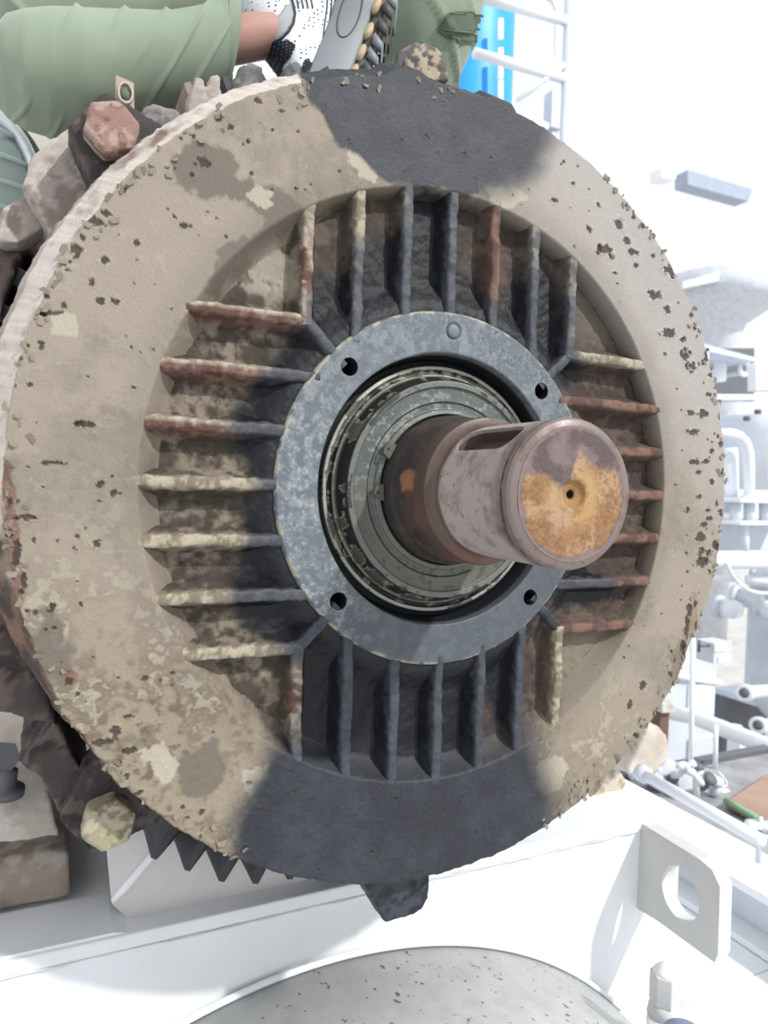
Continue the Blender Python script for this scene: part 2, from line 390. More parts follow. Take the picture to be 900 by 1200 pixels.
rows.append((np.full(nth, .40), np.full(nth, .066)))
bott = sstep(-np.cos(th), .45, .75); leftt = sstep(-np.sin(th), .35, .6); SLP = .006+.015*np.maximum(bott, leftt)
wall = [(np.full(nth, .3350), .0012)]+[(.3350-SLP*k/14, .0012+.0228*(1-(1-k/14)**1.6)) for k in range(1, 15)]
prof = [(a, np.full(nth, b)) for a, b in wall[::-1]]
rows = prof+rows; nw = len(prof)
Rg = np.stack([r for r, y in rows], 1); Yg = np.stack([y for r, y in rows], 1); Tg = np.repeat(th[:,None], Rg.shape[1], 1)
V = np.stack([Rg*np.sin(Tg), Yg, Rg*np.cos(Tg)], -1).reshape(-1, 3)
c, rf, disp = face_col(V)
cf, rf2 = floor_col(V); wm = sstep(V[:,1], .004, .03)*(np.hypot(V[:,0], V[:,2]) < .337)
lw = sstep(-V[:,0], .10, .22)[:,None]*.6; wc = c*lw+cf*(1-lw); c = c*(1-wm[:,None])+wc*wm[:,None]
side = (Yg.reshape(-1) > .001)&(Rg.reshape(-1) > .38)
nsd = fbm(V, 50, 4, 6.6); nsd2 = fbm(V, 18, 3, 1.1)
sc_ = mix(alb(226,216,206), alb(196,182,172), sstep(nsd, .50, .7)); sc_ = mix(sc_, alb(176,160,150), sstep(V[:,1], .030, .036)*.7); sc_ = mix(sc_, RUST, sstep(nsd2, .60, .68)*sstep(nsd, .45, .55)*.7)
lowside = sstep(-V[:,2]+(nsd2-.5)*.12, .02, .10)[:,None]; sc_ = sc_*(1-lowside)+(mix(RUSTL, PEEL, sstep(nsd, .4, .6)))*lowside
nm = navy_mask(V)[:,None]; sc_ = sc_*(1-nm)+NAVY*nm
c[side] = sc_[side]
rad = V/np.maximum(np.hypot(V[:,0], V[:,2]), 1e-6)[:,None]; rad[:,1] = 0
face = (~side)&(V[:,1] < .002)
V[face,1] -= disp[face]*1.0
V[side] += rad[side]*((fbm(V[side], 120, 3)-.5)*.002)[:,None]
me = mesh_np('endshield', V, grid_faces(nth, Rg.shape[1], True)); setcol(me, c, rf)
part('endshield', me, M_CAST, motor, label='round cast endshield flange, flaking beige paint with black sprayed patches above and below')

fl = dense([(.185, .0238), (.3145, .0238), (.340, .026)], .0016)
V, F = polar(fl, 1100, 'floor'); V[:,1] += (fbm(V, 60, 4)-.5)*.004+(fbm(V, 200, 3)-.5)*.0016
V[:,1] -= .019*(1-sstep(np.hypot(V[:,0], V[:,2]), .204, .242))
me = mesh_np('pocket_floor', V, F); c, r_ = floor_col(V); setcol(me, c, r_); part('pocket_floor', me, M_CAST, motor)

# --- fins: crest line from a to b in the face plane
def fin(a, b, crest, thick=.0102, seed=0):
    a = np.array(a); b = np.array(b); L = np.hypot(*(b-a)); d = (b-a)/L; nrm = np.array([-d[1], d[0]])
    n = max(8, int(L/.0013)); pr = []
    for s_ in (-1, 1):
        seg = [(s_*.0150, .027), (s_*.0125, .0225), (s_*.0102, .018), (s_*.0086, .0135), (s_*.0072, .010), (s_*.0061, .005), (s_*.0054, .0020), (s_*.0045, .0006), (s_*.0030, -.0001)]
        pr += seg if s_ < 0 else seg[::-1]
    full = []
    for p0, p1 in zip(pr[:-1], pr[1:]):
        k_ = max(1, int(math.dist(p0, p1)/.0025)); full += [(p0[0]+(p1[0]-p0[0])*j/k_, p0[1]+(p1[1]-p0[1])*j/k_) for j in range(k_)]
    full.append(pr[-1]); pr = np.array(full)*[thick/.0095, 1]; m = len(pr)
    t = np.linspace(0, 1, n)
    base = a+(b-a)*t[:,None]
    Pm = base[:,None,:]+nrm[None,None,:]*pr[None,:,0:1]; Y = np.repeat(pr[None,:,1], n, 0)
    V = np.stack([Pm[...,0], Y, Pm[...,1]], -1).reshape(-1, 3)
    off = seed*1.7
    wob = (fbm(np.repeat(np.stack([base[:,0], 0*t, base[:,1]], -1), m, 0), 25, 3, off)-.5)*.004
    nn = (fbm(V, 110, 4, off)-.5); top = 1-sstep(V[:,1], 0, .02)
    side_ = np.sign(np.tile(pr[:,0], n))
    V[:,0] += nrm[0]*(wob*top+side_*nn*.0035); V[:,2] += nrm[1]*(wob*top+side_*nn*.0035)
    V[:,1] += (fbm(V, 70, 4, off+4)-.35)*.0045*top
    c, r_ = floor_col(V)
    n1 = fbm(V, 60, 4, off+2); n2 = fbm(V, 200, 3, off); cr = 1-sstep(V[:,1]+(n1-.5)*.02, .004, .012)
    tt = np.repeat(t, m); s_ = soot_mask(V); nm = navy_mask(V); keep = 1-np.maximum(s_*(.9 if crest != 'cream!' else .5), nm)
    cols = {'rust': mix(RUST, alb(142,112,100), sstep(n2*.5+n1*.5, .42, .6)), 'cream': mix(alb(138,126,110), alb(190,180,158), sstep(n1*.6+n2*.4, .44, .58)), 'rustr': mix(alb(98,74,67), alb(138,104,90), sstep(n1, .4, .6)),
            'grey': mix(alb(104,104,104), alb(150,146,136), sstep(n1, .5, .6)), 'navy': mix(NAVY, NAVY2, sstep(n1, .4, .6)), 'tan': mix(TAN2, CREAM, sstep(n1, .5, .6))}
    cc = cols[crest] if crest in cols else cols['cream']
    if crest == 'rust':
        if abs(d[0]) > .5:
            dz = V[:,2]-a[1]+(n1-.5)*.006; l_ = (sstep(dz, .0005, .0025)*.85)[:,None]; lowm = 1-sstep(dz, -.002, .001)
            cr = np.maximum(cr, lowm*(1-sstep(V[:,1]+(n1-.5)*.02, .012, .022)))
        else:
            l_ = np.clip(sstep(n1, .52, .58)+1-sstep(tt+(n1-.5)*.4, .15, .3)*(1-sstep(tt+(n1-.5)*.4, .6, .75)), 0, 1)[:,None]*.8
        cc = cc*(1-l_)+mix(alb(158,146,128), CREAM, sstep(n2, .4, .6))*l_
    dark = np.maximum(s_, nm)[:,None]; nv = mix(NAVY2, NAVY2*1.45, sstep(n2, .35, .6))
    cc = cc*(1-dark*.95)+nv*dark*.95
    c = c*(1-cr[:,None])+cc*cr[:,None]
    me = mesh_np('fin', V, grid_faces(n, m)); setcol(me, c, .75-.3*np.maximum(s_, nm)); return me
PT = .05704; RP = .3365
def rimz(x): return math.sqrt(max(0, RP**2-x*x))
k_ = 0
tops = ['rust', 'cream', 'grey', 'grey', 'rustr', 'grey', 'grey']; bots = ['rust', 'navy', 'navy', 'navy', 'navy', 'navy', 'cream']
lefts = ['rust', 'rust', 'rust', 'cream', 'cream', 'cream', 'cream']; rights = ['cream', 'rustr', 'rustr', 'rustr', 'rustr', 'rustr', 'rustr']
fin_labels = {'rust': 'cooling fin with a bare red rusted crest', 'rustr': 'cooling fin with a red brown rusted crest', 'cream': 'cooling fin with cream flaking paint on its crest'}
def hubz(x): return .171 if abs(x) > .165 else math.sqrt(max(.0, .196**2-x*x))
for k in range(7):
    x = (k-3)*PT
    for s_, cl in ((1, tops[k]), (-1, bots[k])):
        k_ += 1; part('fin', fin((x, s_*(hubz(x)-.004)), (x, s_*(rimz(x)+.004)), cl, seed=k_), M_CAST, motor, label=fin_labels.get(cl))
    for s_, cl in ((-1, lefts[k]), (1, rights[k])):
        k_ += 1; part('fin', fin((s_*(hubz(x)-.004), -x), (s_*(rimz(x)+.004), -x), cl, seed=k_), M_CAST, motor, label=fin_labels.get(cl))
for sx in (-1, 1):
    for sz in (-1, 1):
        k_ += 1; part('corner_web', fin((sx*.128, sz*.128), (sx*.173, sz*.173), 'navy', seed=k_), M_CAST, motor)

# --- bearing housing ring with four open bolt holes and one plugged hole
hr_prof = dense([(.150, .030), (.154, .012), (.1548, .001), (.1562, 0), (.1995, 0), (.2012, .002), (.2035, .012), (.208, .034)], .0013)
V, F = polar(hr_prof, 1000, 'ring')
HO = [(.1776*math.sin(-.7636+k*PI/2), .1776*math.cos(-.7636+k*PI/2)) for k in range(4)]; HR = .0098
fcx = V[F].mean(1); kill = np.zeros(len(F), bool)
for hx, hz in HO: kill |= (np.hypot(fcx[:,0]-hx, fcx[:,2]-hz) < HR)&(fcx[:,1] < .001)
F = F[~kill]
for hx, hz in HO:
    d = np.hypot(V[:,0]-hx, V[:,2]-hz); sel = (np.abs(d-HR) < .0011)&(V[:,1] < .001)
    V[sel,0] = hx+(V[sel,0]-hx)/d[sel]*HR; V[sel,2] = hz+(V[sel,2]-hz)/d[sel]*HR
plx, plz = xz(532, 388); d = np.hypot(V[:,0]-plx, V[:,2]-plz)
groove = np.exp(-((d-.0088)/.0010)**2); sel = V[:,1] < .001
flat = sel.astype(float)
V[:,1] += flat*(groove*.0022+(fbm(V, 180, 3)-.5)*.0006)
n1 = fbm(V, 120, 5, 3.3); n2 = fbm(V, 300, 4, 6.1); n3 = fbm(V, 18, 4, 1.9); rr = np.hypot(V[:,0], V[:,2])
c = mix(alb(112,120,128), alb(150,158,164), sstep(n1*.7+n2*.3, .40, .62)); dk = sstep(n2*.5+n1*.5, .52, .56)*(.35+.65*sstep(n3, .4, .6))
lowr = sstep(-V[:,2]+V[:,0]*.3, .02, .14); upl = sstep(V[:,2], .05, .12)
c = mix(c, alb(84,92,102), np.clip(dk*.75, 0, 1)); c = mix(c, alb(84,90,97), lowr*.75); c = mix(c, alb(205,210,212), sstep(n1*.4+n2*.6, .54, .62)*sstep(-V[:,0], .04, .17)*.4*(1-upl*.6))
c = mix(c, alb(190,184,160), sstep(rr+(n1-.5)*.008, .1985, .2015)*sstep(n1, .42, .52)*(V[:,1] < .006)*.9)
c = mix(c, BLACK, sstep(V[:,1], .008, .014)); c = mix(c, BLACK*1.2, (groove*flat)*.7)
me = mesh_np('bearing_housing', V, F); setcol(me, c, np.full(len(V), .5)); ring = part('bearing_housing', me, M_HUB, motor, label='blue grey bearing housing ring with open bolt holes')
for hx, hz in HO:
    o = part('bolt_hole', lathe((hx, -.00005, hz), (0,1,0), [(HR, 0), (HR*.98, .06), (.0, .06)], 28, 'bolt_hole', False), M_DARK, motor); 
pg = part('hole_plug', lathe((plx, -.0006, plz), (0,1,0), [(.0, 0), (.0055, 0), (.0076, .0008), (.0078, .004)], 24, 'hole_plug'), plain('plug_metal', alb4(120,128,132), .5), motor)

# --- bearing cover: stepped machined rings inside the housing
cp = dense([(.1505, .045), (.1500, .014), (.1436, .0125), (.1425, .006), (.1385, .0055), (.1378, .010), (.1335, .010), (.1328, .004), (.1305, .0035), (.1298, .0015), (.1245, -.004),
     (.1228, -.0085), (.1165, -.0085), (.1158, -.006), (.104, -.0058), (.0995, -.0062), (.0990, -.0052), (.092, -.0052), (.0905, -.0085), (.0855, -.0105), (.0850, -.006), (.080, -.006)], .0012)
V, F = polar(cp, 900, 'cover'); rr = np.hypot(V[:,0], V[:,2]); V[:,1] += .010*sstep(rr, .123, .132)+.004; V[:,1] += (fbm(V, 150, 3)-.5)*.0006
n1 = fbm(V, 50, 4, 2.7); n2 = fbm(V*[1,.3,1], 170, 4, 5.5); a_ = np.arctan2(V[:,0], V[:,2])
arcn = fbm(np.stack([np.sin(a_)*3, rr*60, np.cos(a_)*3], -1), 2.2, 4)
c = np.repeat(alb(112,117,113)[None], len(V), 0)
def band(lo, hi, col, s_=.0006): 
    global c
    c = mix(c, col, sstep(rr, lo-s_, lo+s_)*(1-sstep(rr, hi-s_, hi+s_)))
band(.1425, .2, BLACK*.6); band(.1383, .1432, alb(184,188,180)); band(.1326, .1383, alb(44,46,50)); band(.1298, .1328, alb(150,150,140)); band(.1232, .1298, alb(52,50,50)); band(.1160, .1228, alb(128,132,126))
c = mix(c, alb(205,200,180), sstep(arcn, .53, .57)*sstep(rr, .1235, .125)*(1-sstep(rr, .141, .142))*sstep(V[:,2]*-.3-V[:,0]+.03, -.10, .02)*.9)
c = mix(c, alb(196,194,176), sstep(V[:,2]+.35*V[:,0], .05, .11)*sstep(rr, .130, .134)*(1-sstep(rr, .1425, .143))*sstep(arcn, .38, .46)*.8)
c = mix(c, alb(60,58,58), sstep(arcn, .55, .6)*sstep(rr, .1165, .118)*(1-sstep(rr, .145, .146))*.8)
pm = (1-sstep(rr, .114, .117)); lo_ = sstep(-V[:,2], -.03, .08)
c = mix(c, alb(118,117,106), pm*lo_*.8); c = mix(c, alb(104,110,108), pm*(1-lo_)*sstep(n1, .45, .6)*.8); c = mix(c, alb(160,164,158), pm*sstep(n2, .60, .64)*(1-lo_)*.7)
c = mix(c, alb(70,66,60), pm*sstep(n2, .62, .66)*lo_*.5); band(.0985, .0998, alb(70,74,72), .0003); band(.0, .0862, alb(66,60,56))
me = mesh_np('bearing_cover', V, F); setcol(me, c, .42+.2*n1); cov = part('bearing_cover', me, M_SEAL, motor, label='stepped grey metal bearing cover around the shaft')
for a in (-62, -93):
    ar = math.radians(a); t = Vector((math.sin(ar), 0, math.cos(ar))); s_ = Vector((math.cos(ar), 0, -math.sin(ar)))
    bm = bmesh.new(); poly = [t*.084+s_*.009, t*.0935+s_*.0065, t*.0955, t*.0935-s_*.0065, t*.084-s_*.009]
    A = [bm.verts.new((q.x, -.0068, q.z)) for q in poly]; B = [bm.verts.new((q.x, -.0125, q.z)) for q in poly]
    bm.faces.new(A); bm.faces.new(B[::-1])
    for i in range(5): bm.faces.new((A[i], B[i], B[(i+1) % 5], A[(i+1) % 5]))
    tb = part('seal_tab', bm2me(bm, 'seal_tab'), plain('seal_tab_metal', alb4(112,110,102), .5, .3), motor, smooth=False)
    part('tab_hole', lathe((t.x*.0905, -.0127, t.z*.0905), (0,1,0), [(.0, 0), (.0013, 0), (.0013, .001)], 12, 'tab_hole'), M_DARK, tb)

# --- shaft
sh_prof = [(.0, .10), (.083, .10), (.083, -.022), (.0815, -.026), (.079, -.030), (.0785, -.052), (.0772, -.055), (.0765, -.058), (.0768, -.084), (.0755, -.0885), (.0700, -.091), (.0672, -.094), (.0662, -.098),
           (.0660, -.2035), (.0645, -.2045), (.0645, -.2062), (.0664, -.2070), (.0664, -.2160), (.0645, -.2190), (.0602, -.2210), (.0585, -.2213), (.0, -.2213)]
me = lathe((0,0,0), (0,1,0), [(r, t) for r, t in sh_prof], 160, 'shaft')
tmp = bpy.data.objects.new('tmpshaft', me); C.objects.link(tmp)
bm = bmesh.new(); ka = math.radians(-40); up = Vector((math.sin(ka), 0, math.cos(ka))); sd = Vector((math.cos(ka), 0, -math.sin(ka)))
hw = .0165; outl = []
for k in range(0, 13): outl.append((-.180-hw*math.sin(PI*k/12), -hw*math.cos(PI*k/12)))
for k in range(0, 13): outl.append((-.118+hw*math.sin(PI*k/12), hw*math.cos(PI*k/12)))
A = [bm.verts.new(up*.0500+sd*v+Vector((0, u, 0))) for u, v in outl]; B = [bm.verts.new(up*.12+sd*v+Vector((0, u, 0))) for u, v in outl]
bm.faces.new(A); bm.faces.new(B[::-1])
for i in range(len(A)): bm.faces.new((A[i], B[i], B[(i+1) % len(A)], A[(i+1) % len(A)]))
cut = bpy.data.objects.new('tmpcut', bm2me(bm, 'cut')); C.objects.link(cut)
bm = bmesh.new(); cone = lathe((0,-.2225,0), (0,1,0), [(.0128, 0), (.0110, .005), (.0040, .008), (.0036, .020), (.0,.021)], 32, 'cone'); cut2 = bpy.data.objects.new('tmpcut2', cone); C.objects.link(cut2)
for ct in (cut, cut2):
    m_ = tmp.modifiers.new('b', 'BOOLEAN'); m_.operation = 'DIFFERENCE'; m_.object = ct; m_.solver = 'EXACT'
dg = bpy.context.evaluated_depsgraph_get(); me = bpy.data.meshes.new_from_object(tmp.evaluated_get(dg)); me.name = 'shaft'
for o in (tmp, cut, cut2): bpy.data.objects.remove(o)
m, nt, p = nodes('worn_shaft_steel')
tc = nt.nodes.new('ShaderNodeTexCoord'); sx = nt.nodes.new('ShaderNodeSeparateXYZ'); nt.links.new(tc.outputs['Object'], sx.inputs[0])
def math_(op, a, b=None, cl=False):
    n = nt.nodes.new('ShaderNodeMath'); n.operation = op; n.use_clamp = cl
    for i, v in enumerate((a, b)):
        if v is None: continue
        if isinstance(v, (int, float)): n.inputs[i].default_value = v
        else: nt.links.new(v, n.inputs[i])
    return n.outputs[0]
SHY = .6   # the shaft's object origin sits at the motor's; see part()
nA = mnoise(nt, 38, 5, .6); nB = mnoise(nt, 160, 4, .6)
yv = math_('MULTIPLY', sx.outputs['Y'], -1.0)
yn = math_('ADD', yv, math_('MULTIPLY', math_('SUBTRACT', nA.outputs[0], .5), .02))
base = ramp(nt, math_('MULTIPLY', yn, 4.0, True), [(0, alb4(58,56,56)), (.22, alb4(66,60,58)), (.30, alb4(98,80,72)), (.36, alb4(96,80,74)), (.395, alb4(120,96,86)), (.41, alb4(178,166,160)), (.43, alb4(204,192,186)),
     (.76, alb4(198,184,178)), (.81, alb4(140,126,122)), (.822, alb4(60,50,48)), (.838, alb4(146,130,128)), (.87, alb4(142,126,122))])
r1 = ramp(nt, nA.outputs[0], [(.5, (0,0,0,1)), (.64, (1,1,1,1))])
dirt = mixc(nt, math_('MULTIPLY', r1.outputs[0], .5), base.outputs[0], alb4(104,78,68))
r2 = ramp(nt, nB.outputs[0], [(.62, (0,0,0,1)), (.66, (1,1,1,1))])
dirt = mixc(nt, math_('MULTIPLY', r2.outputs[0], .55), dirt, alb4(92,60,48))
# an orange rust spot on the collar's left side and rust below
def spot(cx, cy, cz, rad, col, inp, nz=.02):
    v = nt.nodes.new('ShaderNodeVectorMath'); v.operation = 'DISTANCE'; nt.links.new(tc.outputs['Object'], v.inputs[0]); v.inputs[1].default_value = (cx, cy, cz)
    d = math_('ADD', v.outputs['Value'], math_('MULTIPLY', math_('SUBTRACT', nA.outputs[0], .5), nz*2))
    f = math_('SUBTRACT', 1.0, math_('MULTIPLY', math_('SUBTRACT', d, rad*.7), 1/(rad*.6)), True)
    return mixc(nt, f, inp, col)
dirt = spot(-.0745, -.060, .004, .012, alb4(168,118,86), dirt, .03); dirt = spot(-.070, -.072, -.03, .016, alb4(110,84,74), dirt); dirt = spot(-.01, -.080, -.073, .035, alb4(112,80,66), dirt)
rad2 = math_('SQRT', math_('ADD', math_('MULTIPLY', sx.outputs['X'], sx.outputs['X']), math_('MULTIPLY', sx.outputs['Z'], sx.outputs['Z'])))
inslot = math_('MULTIPLY', math_('LESS_THAN', rad2, .0625), math_('LESS_THAN', yv, .2015))
dirt = mixc(nt, inslot, dirt, alb4(104,90,82))
nt.links.new(dirt, p.inputs['Base Color']); p.inputs['Metallic'].default_value = .22
rg = ramp(nt, nA.outputs[0], [(.3, (.34,.34,.34,1)), (.7, (.6,.6,.6,1))]); nt.links.new(rg.outputs[0], p.inputs['Roughness'])
bump(nt, p, nB.outputs[0], .35, .001)
M_SHAFT = m
me.materials.clear()
shf = bpy.data.objects.new('shaft', me); C.objects.link(shf); me.materials.append(M_SHAFT); shf.parent = motor; shf.location = (0, -.6, .59); shf['label'] = 'stepped bare steel shaft with an open keyway'
me.shade_smooth(); 
try: me.set_sharp_from_angle(angle=math.radians(32))
except Exception: pass
# end face, orange rust over the lower two thirds
ep = dense([(.0034, -.2120), (.0036, -.2165), (.0060, -.2175), (.0105, -.2190), (.0125, -.2222), (.0150, -.2229), (.0180, -.2222), (.0205, -.2219), (.0586, -.2218)], .0009)
V, F = polar(ep, 420, 'end'); n1 = fbm(V, 60, 4, .7); n2 = fbm(V, 190, 4, 3.9); n3 = fbm(V, 24, 3, 8.8); rr = np.hypot(V[:,0], V[:,2])
V[:,1] -= (n2-.5)*.0008
c = mix(alb(104,88,88), alb(138,120,118), sstep(n1, .4, .65))
up_ = V[:,2]+.35*V[:,0]*0-.012+(n3-.5)*.05+(n2-.5)*.012-.02*np.exp(-((V[:,0]-.004)/.012)**2)*sstep(V[:,2], .0, .03)*1.5
ru = 1-sstep(up_, -.004, .006); ru *= 1-sstep(rr+(n1-.5)*.012, .0525, .0555)*.8
n4_ = fbm(V, 420, 3, 2.2); rc = mix(alb(166,126,92), alb(192,156,120), sstep(n1, .4, .62)); rc = mix(rc, alb(128,88,60), sstep(n4_, .5, .62)*.55); ywel = alb(204,168,114)
rc = mix(rc, ywel, np.exp(-((rr-.021)/.009)**2)*.8); rc = mix(rc, alb(196,164,136), sstep(n3, .54, .64)*.6); rc = mix(rc, alb(150,104,68), sstep(n2, .58, .66)*.5)
c = c*(1-ru[:,None])+rc*ru[:,None]; c = mix(c, alb(176,134,84), (1-sstep(rr, .0115, .014))*.8); c = mix(c, alb(70,52,36), 1-sstep(rr, .0038, .0050)); c = mix(c, alb(150,134,130), sstep(rr, .0555, .0575)*.7)
me = mesh_np('shaft_end', V, F); setcol(me, c, .45+.4*ru)
e = bpy.data.objects.new('end_face', me); C.objects.link(e); me.materials.append(M_CAST); e.parent = shf; me.shade_smooth(); e['label'] = 'orange rusted round end face with a centre hole'

# --- frame behind the endshield
def cols(base, dark, light=None, rough=.8, f1=30, f2=110, rusty=None):
    def fn(P):
        a = fbm(P, f1, 4, 3.0); b = fbm(P, f2, 3, 5.0); c = mix(base, dark, sstep(a, .45, .6))
        if light is not None: c = mix(c, light, sstep(b*.6+a*.4, .50, .56)*.8)
        if rusty is not None: c = mix(c, rusty, sstep(fbm(P, 45, 3, 11.0), .55, .62))
        return c, np.full(len(P), rough)
    return fn
PINK = alb(186,170,162); PINKD = alb(132,112,106)
C_EAR = cols(alb(74,68,70), alb(52,48,50), alb(110,98,94), .7)
C_PALE = cols(alb(196,184,176), alb(172,158,150), alb(216,207,200), .8, 60, 180, alb(168,150,142))
C_ARM = cols(alb(92,82,80), alb(66,58,58), alb(128,112,106), .75, 30, 90)
me = lathe((0,0,0), (0,1,0), [(.30, .064), (.40, .064), (.425, .070), (.425, .095), (.465, .098), (.468, .150), (.450, .156), (.450, 1.34), (.30, 1.36), (.0, 1.36)], 120, 'frame')
part('frame', me, plain('frame_rusty_paint', alb4(110,98,92), .8, var=.3, scale=20, bstr=.5, bdist=.004), motor)
def frame_fin(a, pale):
    bm = bmesh.new(); u = Vector((math.sin(a), 0, math.cos(a))); v = Vector((math.cos(a), 0, -math.sin(a)))
    r1 = .552+random.uniform(-.006, .004); y0 = .185+random.uniform(-.006, .008)
    sec = [(.444, .0115), (.50, .0095), (r1-.006, .0055), (r1, .0038)]
    ys = [(y0+.012, 0), (y0, 0), (y0+.02, 1)]
    poly = [(r, w_) for r, w_ in sec]+[(r, -w_) for r, w_ in sec[::-1]]
    A = [bm.verts.new(u*r+v*w_+Vector((0, y0+(.012 if r > .54 else 0), 0))) for r, w_ in poly]; B = [bm.verts.new(u*r+v*w_+Vector((0, 1.30, 0))) for r, w_ in poly]
    bm.faces.new(A); bm.faces.new(B[::-1])
    for i in range(len(A)): bm.faces.new((A[i], B[i], B[(i+1) % len(A)], A[(i+1) % len(A)]))
    return bm2me(bm, 'frame_fin')
M_FD = plain('frame_fin_dark', alb4(72,72,78), .6, var=.25, scale=40, bstr=.5, bdist=.003); M_FP = plain('frame_fin_pinkish', alb4(168,150,144), .75, var=.2, scale=40, bstr=.5, bdist=.003)
for k in range(72):
    a = math.radians(k*5+1.5); dg_ = math.degrees(a) % 90
    if 33 < dg_ < 57: continue
    pale = math.cos(a) > .3 and a > PI
    part('frame_fin', frame_fin(a, pale), M_FP if math.radians(300) < a < math.radians(333) else M_FD, motor, smooth=False)
# ears with their big hex bolts; only the left pair and a hint of the right pair show
def ear(sx, sz):
    px_ = [(80,148),(122,108),(198,152),(232,190),(160,260),(108,214)]
    poly = [xz(a, b, .075) for a, b in px_]; poly = [(sx*abs(x), sz*abs(z)) for x, z in poly]
    return cast(prism(poly, 'y', .072, .118), .0025, .0011, 80, C_EAR, 'mounting_ear')
def hexbolt(cx, y0, cz, r, h, rot, colfn):
    pts = [(cx+r*math.cos(rot+k*PI/3), cz+r*math.sin(rot+k*PI/3)) for k in range(6)]
    return cast(prism(pts, 'y', y0-h, y0, bevel=.003), .0018, .0011, 110, colfn, 'hex_bolt')
C_B1 = cols(alb(168,134,124), alb(134,92,84), alb(196,176,162), .75, 60, 120); C_B2 = cols(alb(176,168,140), alb(140,128,106), alb(200,194,168), .8, 50, 120)
for sx, sz in ((-1,1),(-1,-1),(1,1),(1,-1)):
    shr = .93 if sx > 0 else 1.0
    em = ear(sx, sz)
    if sx > 0:
        for v_ in em.vertices: v_.co.x *= shr; v_.co.z *= shr
    e_ = part('mounting_ear', em, M_CAST, motor)
    bx, bz = (xz(131, 152, .055) if sz > 0 else xz(127, 964, .055)); bx = sx*abs(bx)*shr; bz *= shr
    part('hex_bolt', hexbolt(bx, .073, bz, .0275, .028, .3, C_B1 if sz > 0 else C_B2), M_CAST, e_, label='red primed hex bolt head' if (sx, sz) == (-1, 1) else ('cream painted hex bolt head' if (sx, sz) == (-1, -1) else None))
def cpoly(pts, y): return [xz(a, b, y) for a, b in pts]
# rough cast arms going back from the ears on the left side
part('cast_bracket', cast(prism(cpoly([(38,204),(84,168),(120,205),(95,260),(66,300),(28,238)], .17), 'y', .12, .42), .0035, .0015, 70, C_PALE, 'cast_bracket'), M_CAST, motor, label='pale pinkish cast bracket beside the upper left ear')
part('cast_bracket', cast(prism(cpoly([(6,262),(30,246),(52,282),(24,300),(0,300)], .20), 'y', .15, .40), .0035, .0015, 70, C_PALE, 'cast_bracket'), M_CAST, motor)
part('cast_bracket', cast(prism(cpoly([(-40,300),(0,296),(30,310),(10,360),(-10,420),(-60,420)], .24), 'y', .18, .5), .006, .006, 30, C_ARM, 'cast_bracket'), M_CAST, motor)
part('cast_bracket', cast(prism(cpoly([(22,882),(48,858),(66,834),(100,905),(108,925),(86,962),(72,948),(50,900)], .13), 'y', .10, .30), .004, .0032, 50, C_ARM, 'cast_bracket'), M_CAST, motor, label='dark grey cast arm above the lower left ear')
part('cast_bracket', cast(prism(cpoly([(-30,700),(8,690),(48,780),(66,830),(40,828),(-30,812)], .15), 'y', .10, .34), .0045, .005, 45, C_ARM, 'cast_bracket'), M_CAST, motor)
# foot of the motor on the left
FY = .352; ZT0 = -.583
part('motor_foot', cast(prism([(a_, max(b_, ZT0)) for a_, b_ in cpoly([(-160,1030),(0,1006),(58,998),(80,1000),(84,1058),(60,1062),(-160,1102)], FY)], 'y', FY, .62), .005, .0028, 40,
     cols(alb(176,162,150), alb(150,134,122), alb(190,180,168), .8, 20, 60), 'motor_foot'), M_CAST, motor, label='beige rust stained foot standing on the white skid')
web = bmesh.new()
def quad3(bm, P, th):
    a, b, c_, d = [Vector(p) for p in P]; n = (b-a).cross(d-a).normalized()*th
    A = [bm.verts.new(p) for p in (a, b, c_, d)]; B = [bm.verts.new(p+n) for p in (a, b, c_, d)]
    bm.faces.new(A); bm.faces.new(B[::-1])
    for i in range(4): bm.faces.new((A[i], B[i], B[(i+1) % 4], A[(i+1) % 4]))
quad3(web, [at(-60,1014,'y',.40), at(72,1000,'y',.40), at(46,893,'y',.52), at(-60,888,'y',.52)], .02)
w2 = part('foot_web', cast(prism(cpoly([(-60,816),(46,820),(54,846),(24,884),(10,900),(-60,900)], .50), 'y', .50, .53), .004, .002, 40, cols(alb(236,224,212,1.0), alb(222,208,196,1.0), alb(244,236,226,1.0), .8, 20, 60), 'foot_web'), M_CAST, motor)
part('foot_web', cast(bm2me(web, 'web'), .005, .003, 30, cols(alb(238,226,214,1.0), alb(222,208,196,1.0), alb(244,236,226,1.0), .8, 15, 50), 'foot_web'), M_CAST, motor, label='pale sloping web of the foot')
fb = tube([at(3,888,'y',.46), at(3,888,'y',.43)], .024, 6, 'foot_bolt'); fbo = part('foot_bolt', fb, M_DKST, motor, smooth=False, label='dark hex bolt on the foot')
part('bolt_shank', lathe(at(6,926,'y',.43), (.1,-.1,1), [(.026, -.006), (.026, .004), (.014, .006), (.014, .03), (.0, .032)], 20, 'bolt_shank'), M_DKST, fbo)
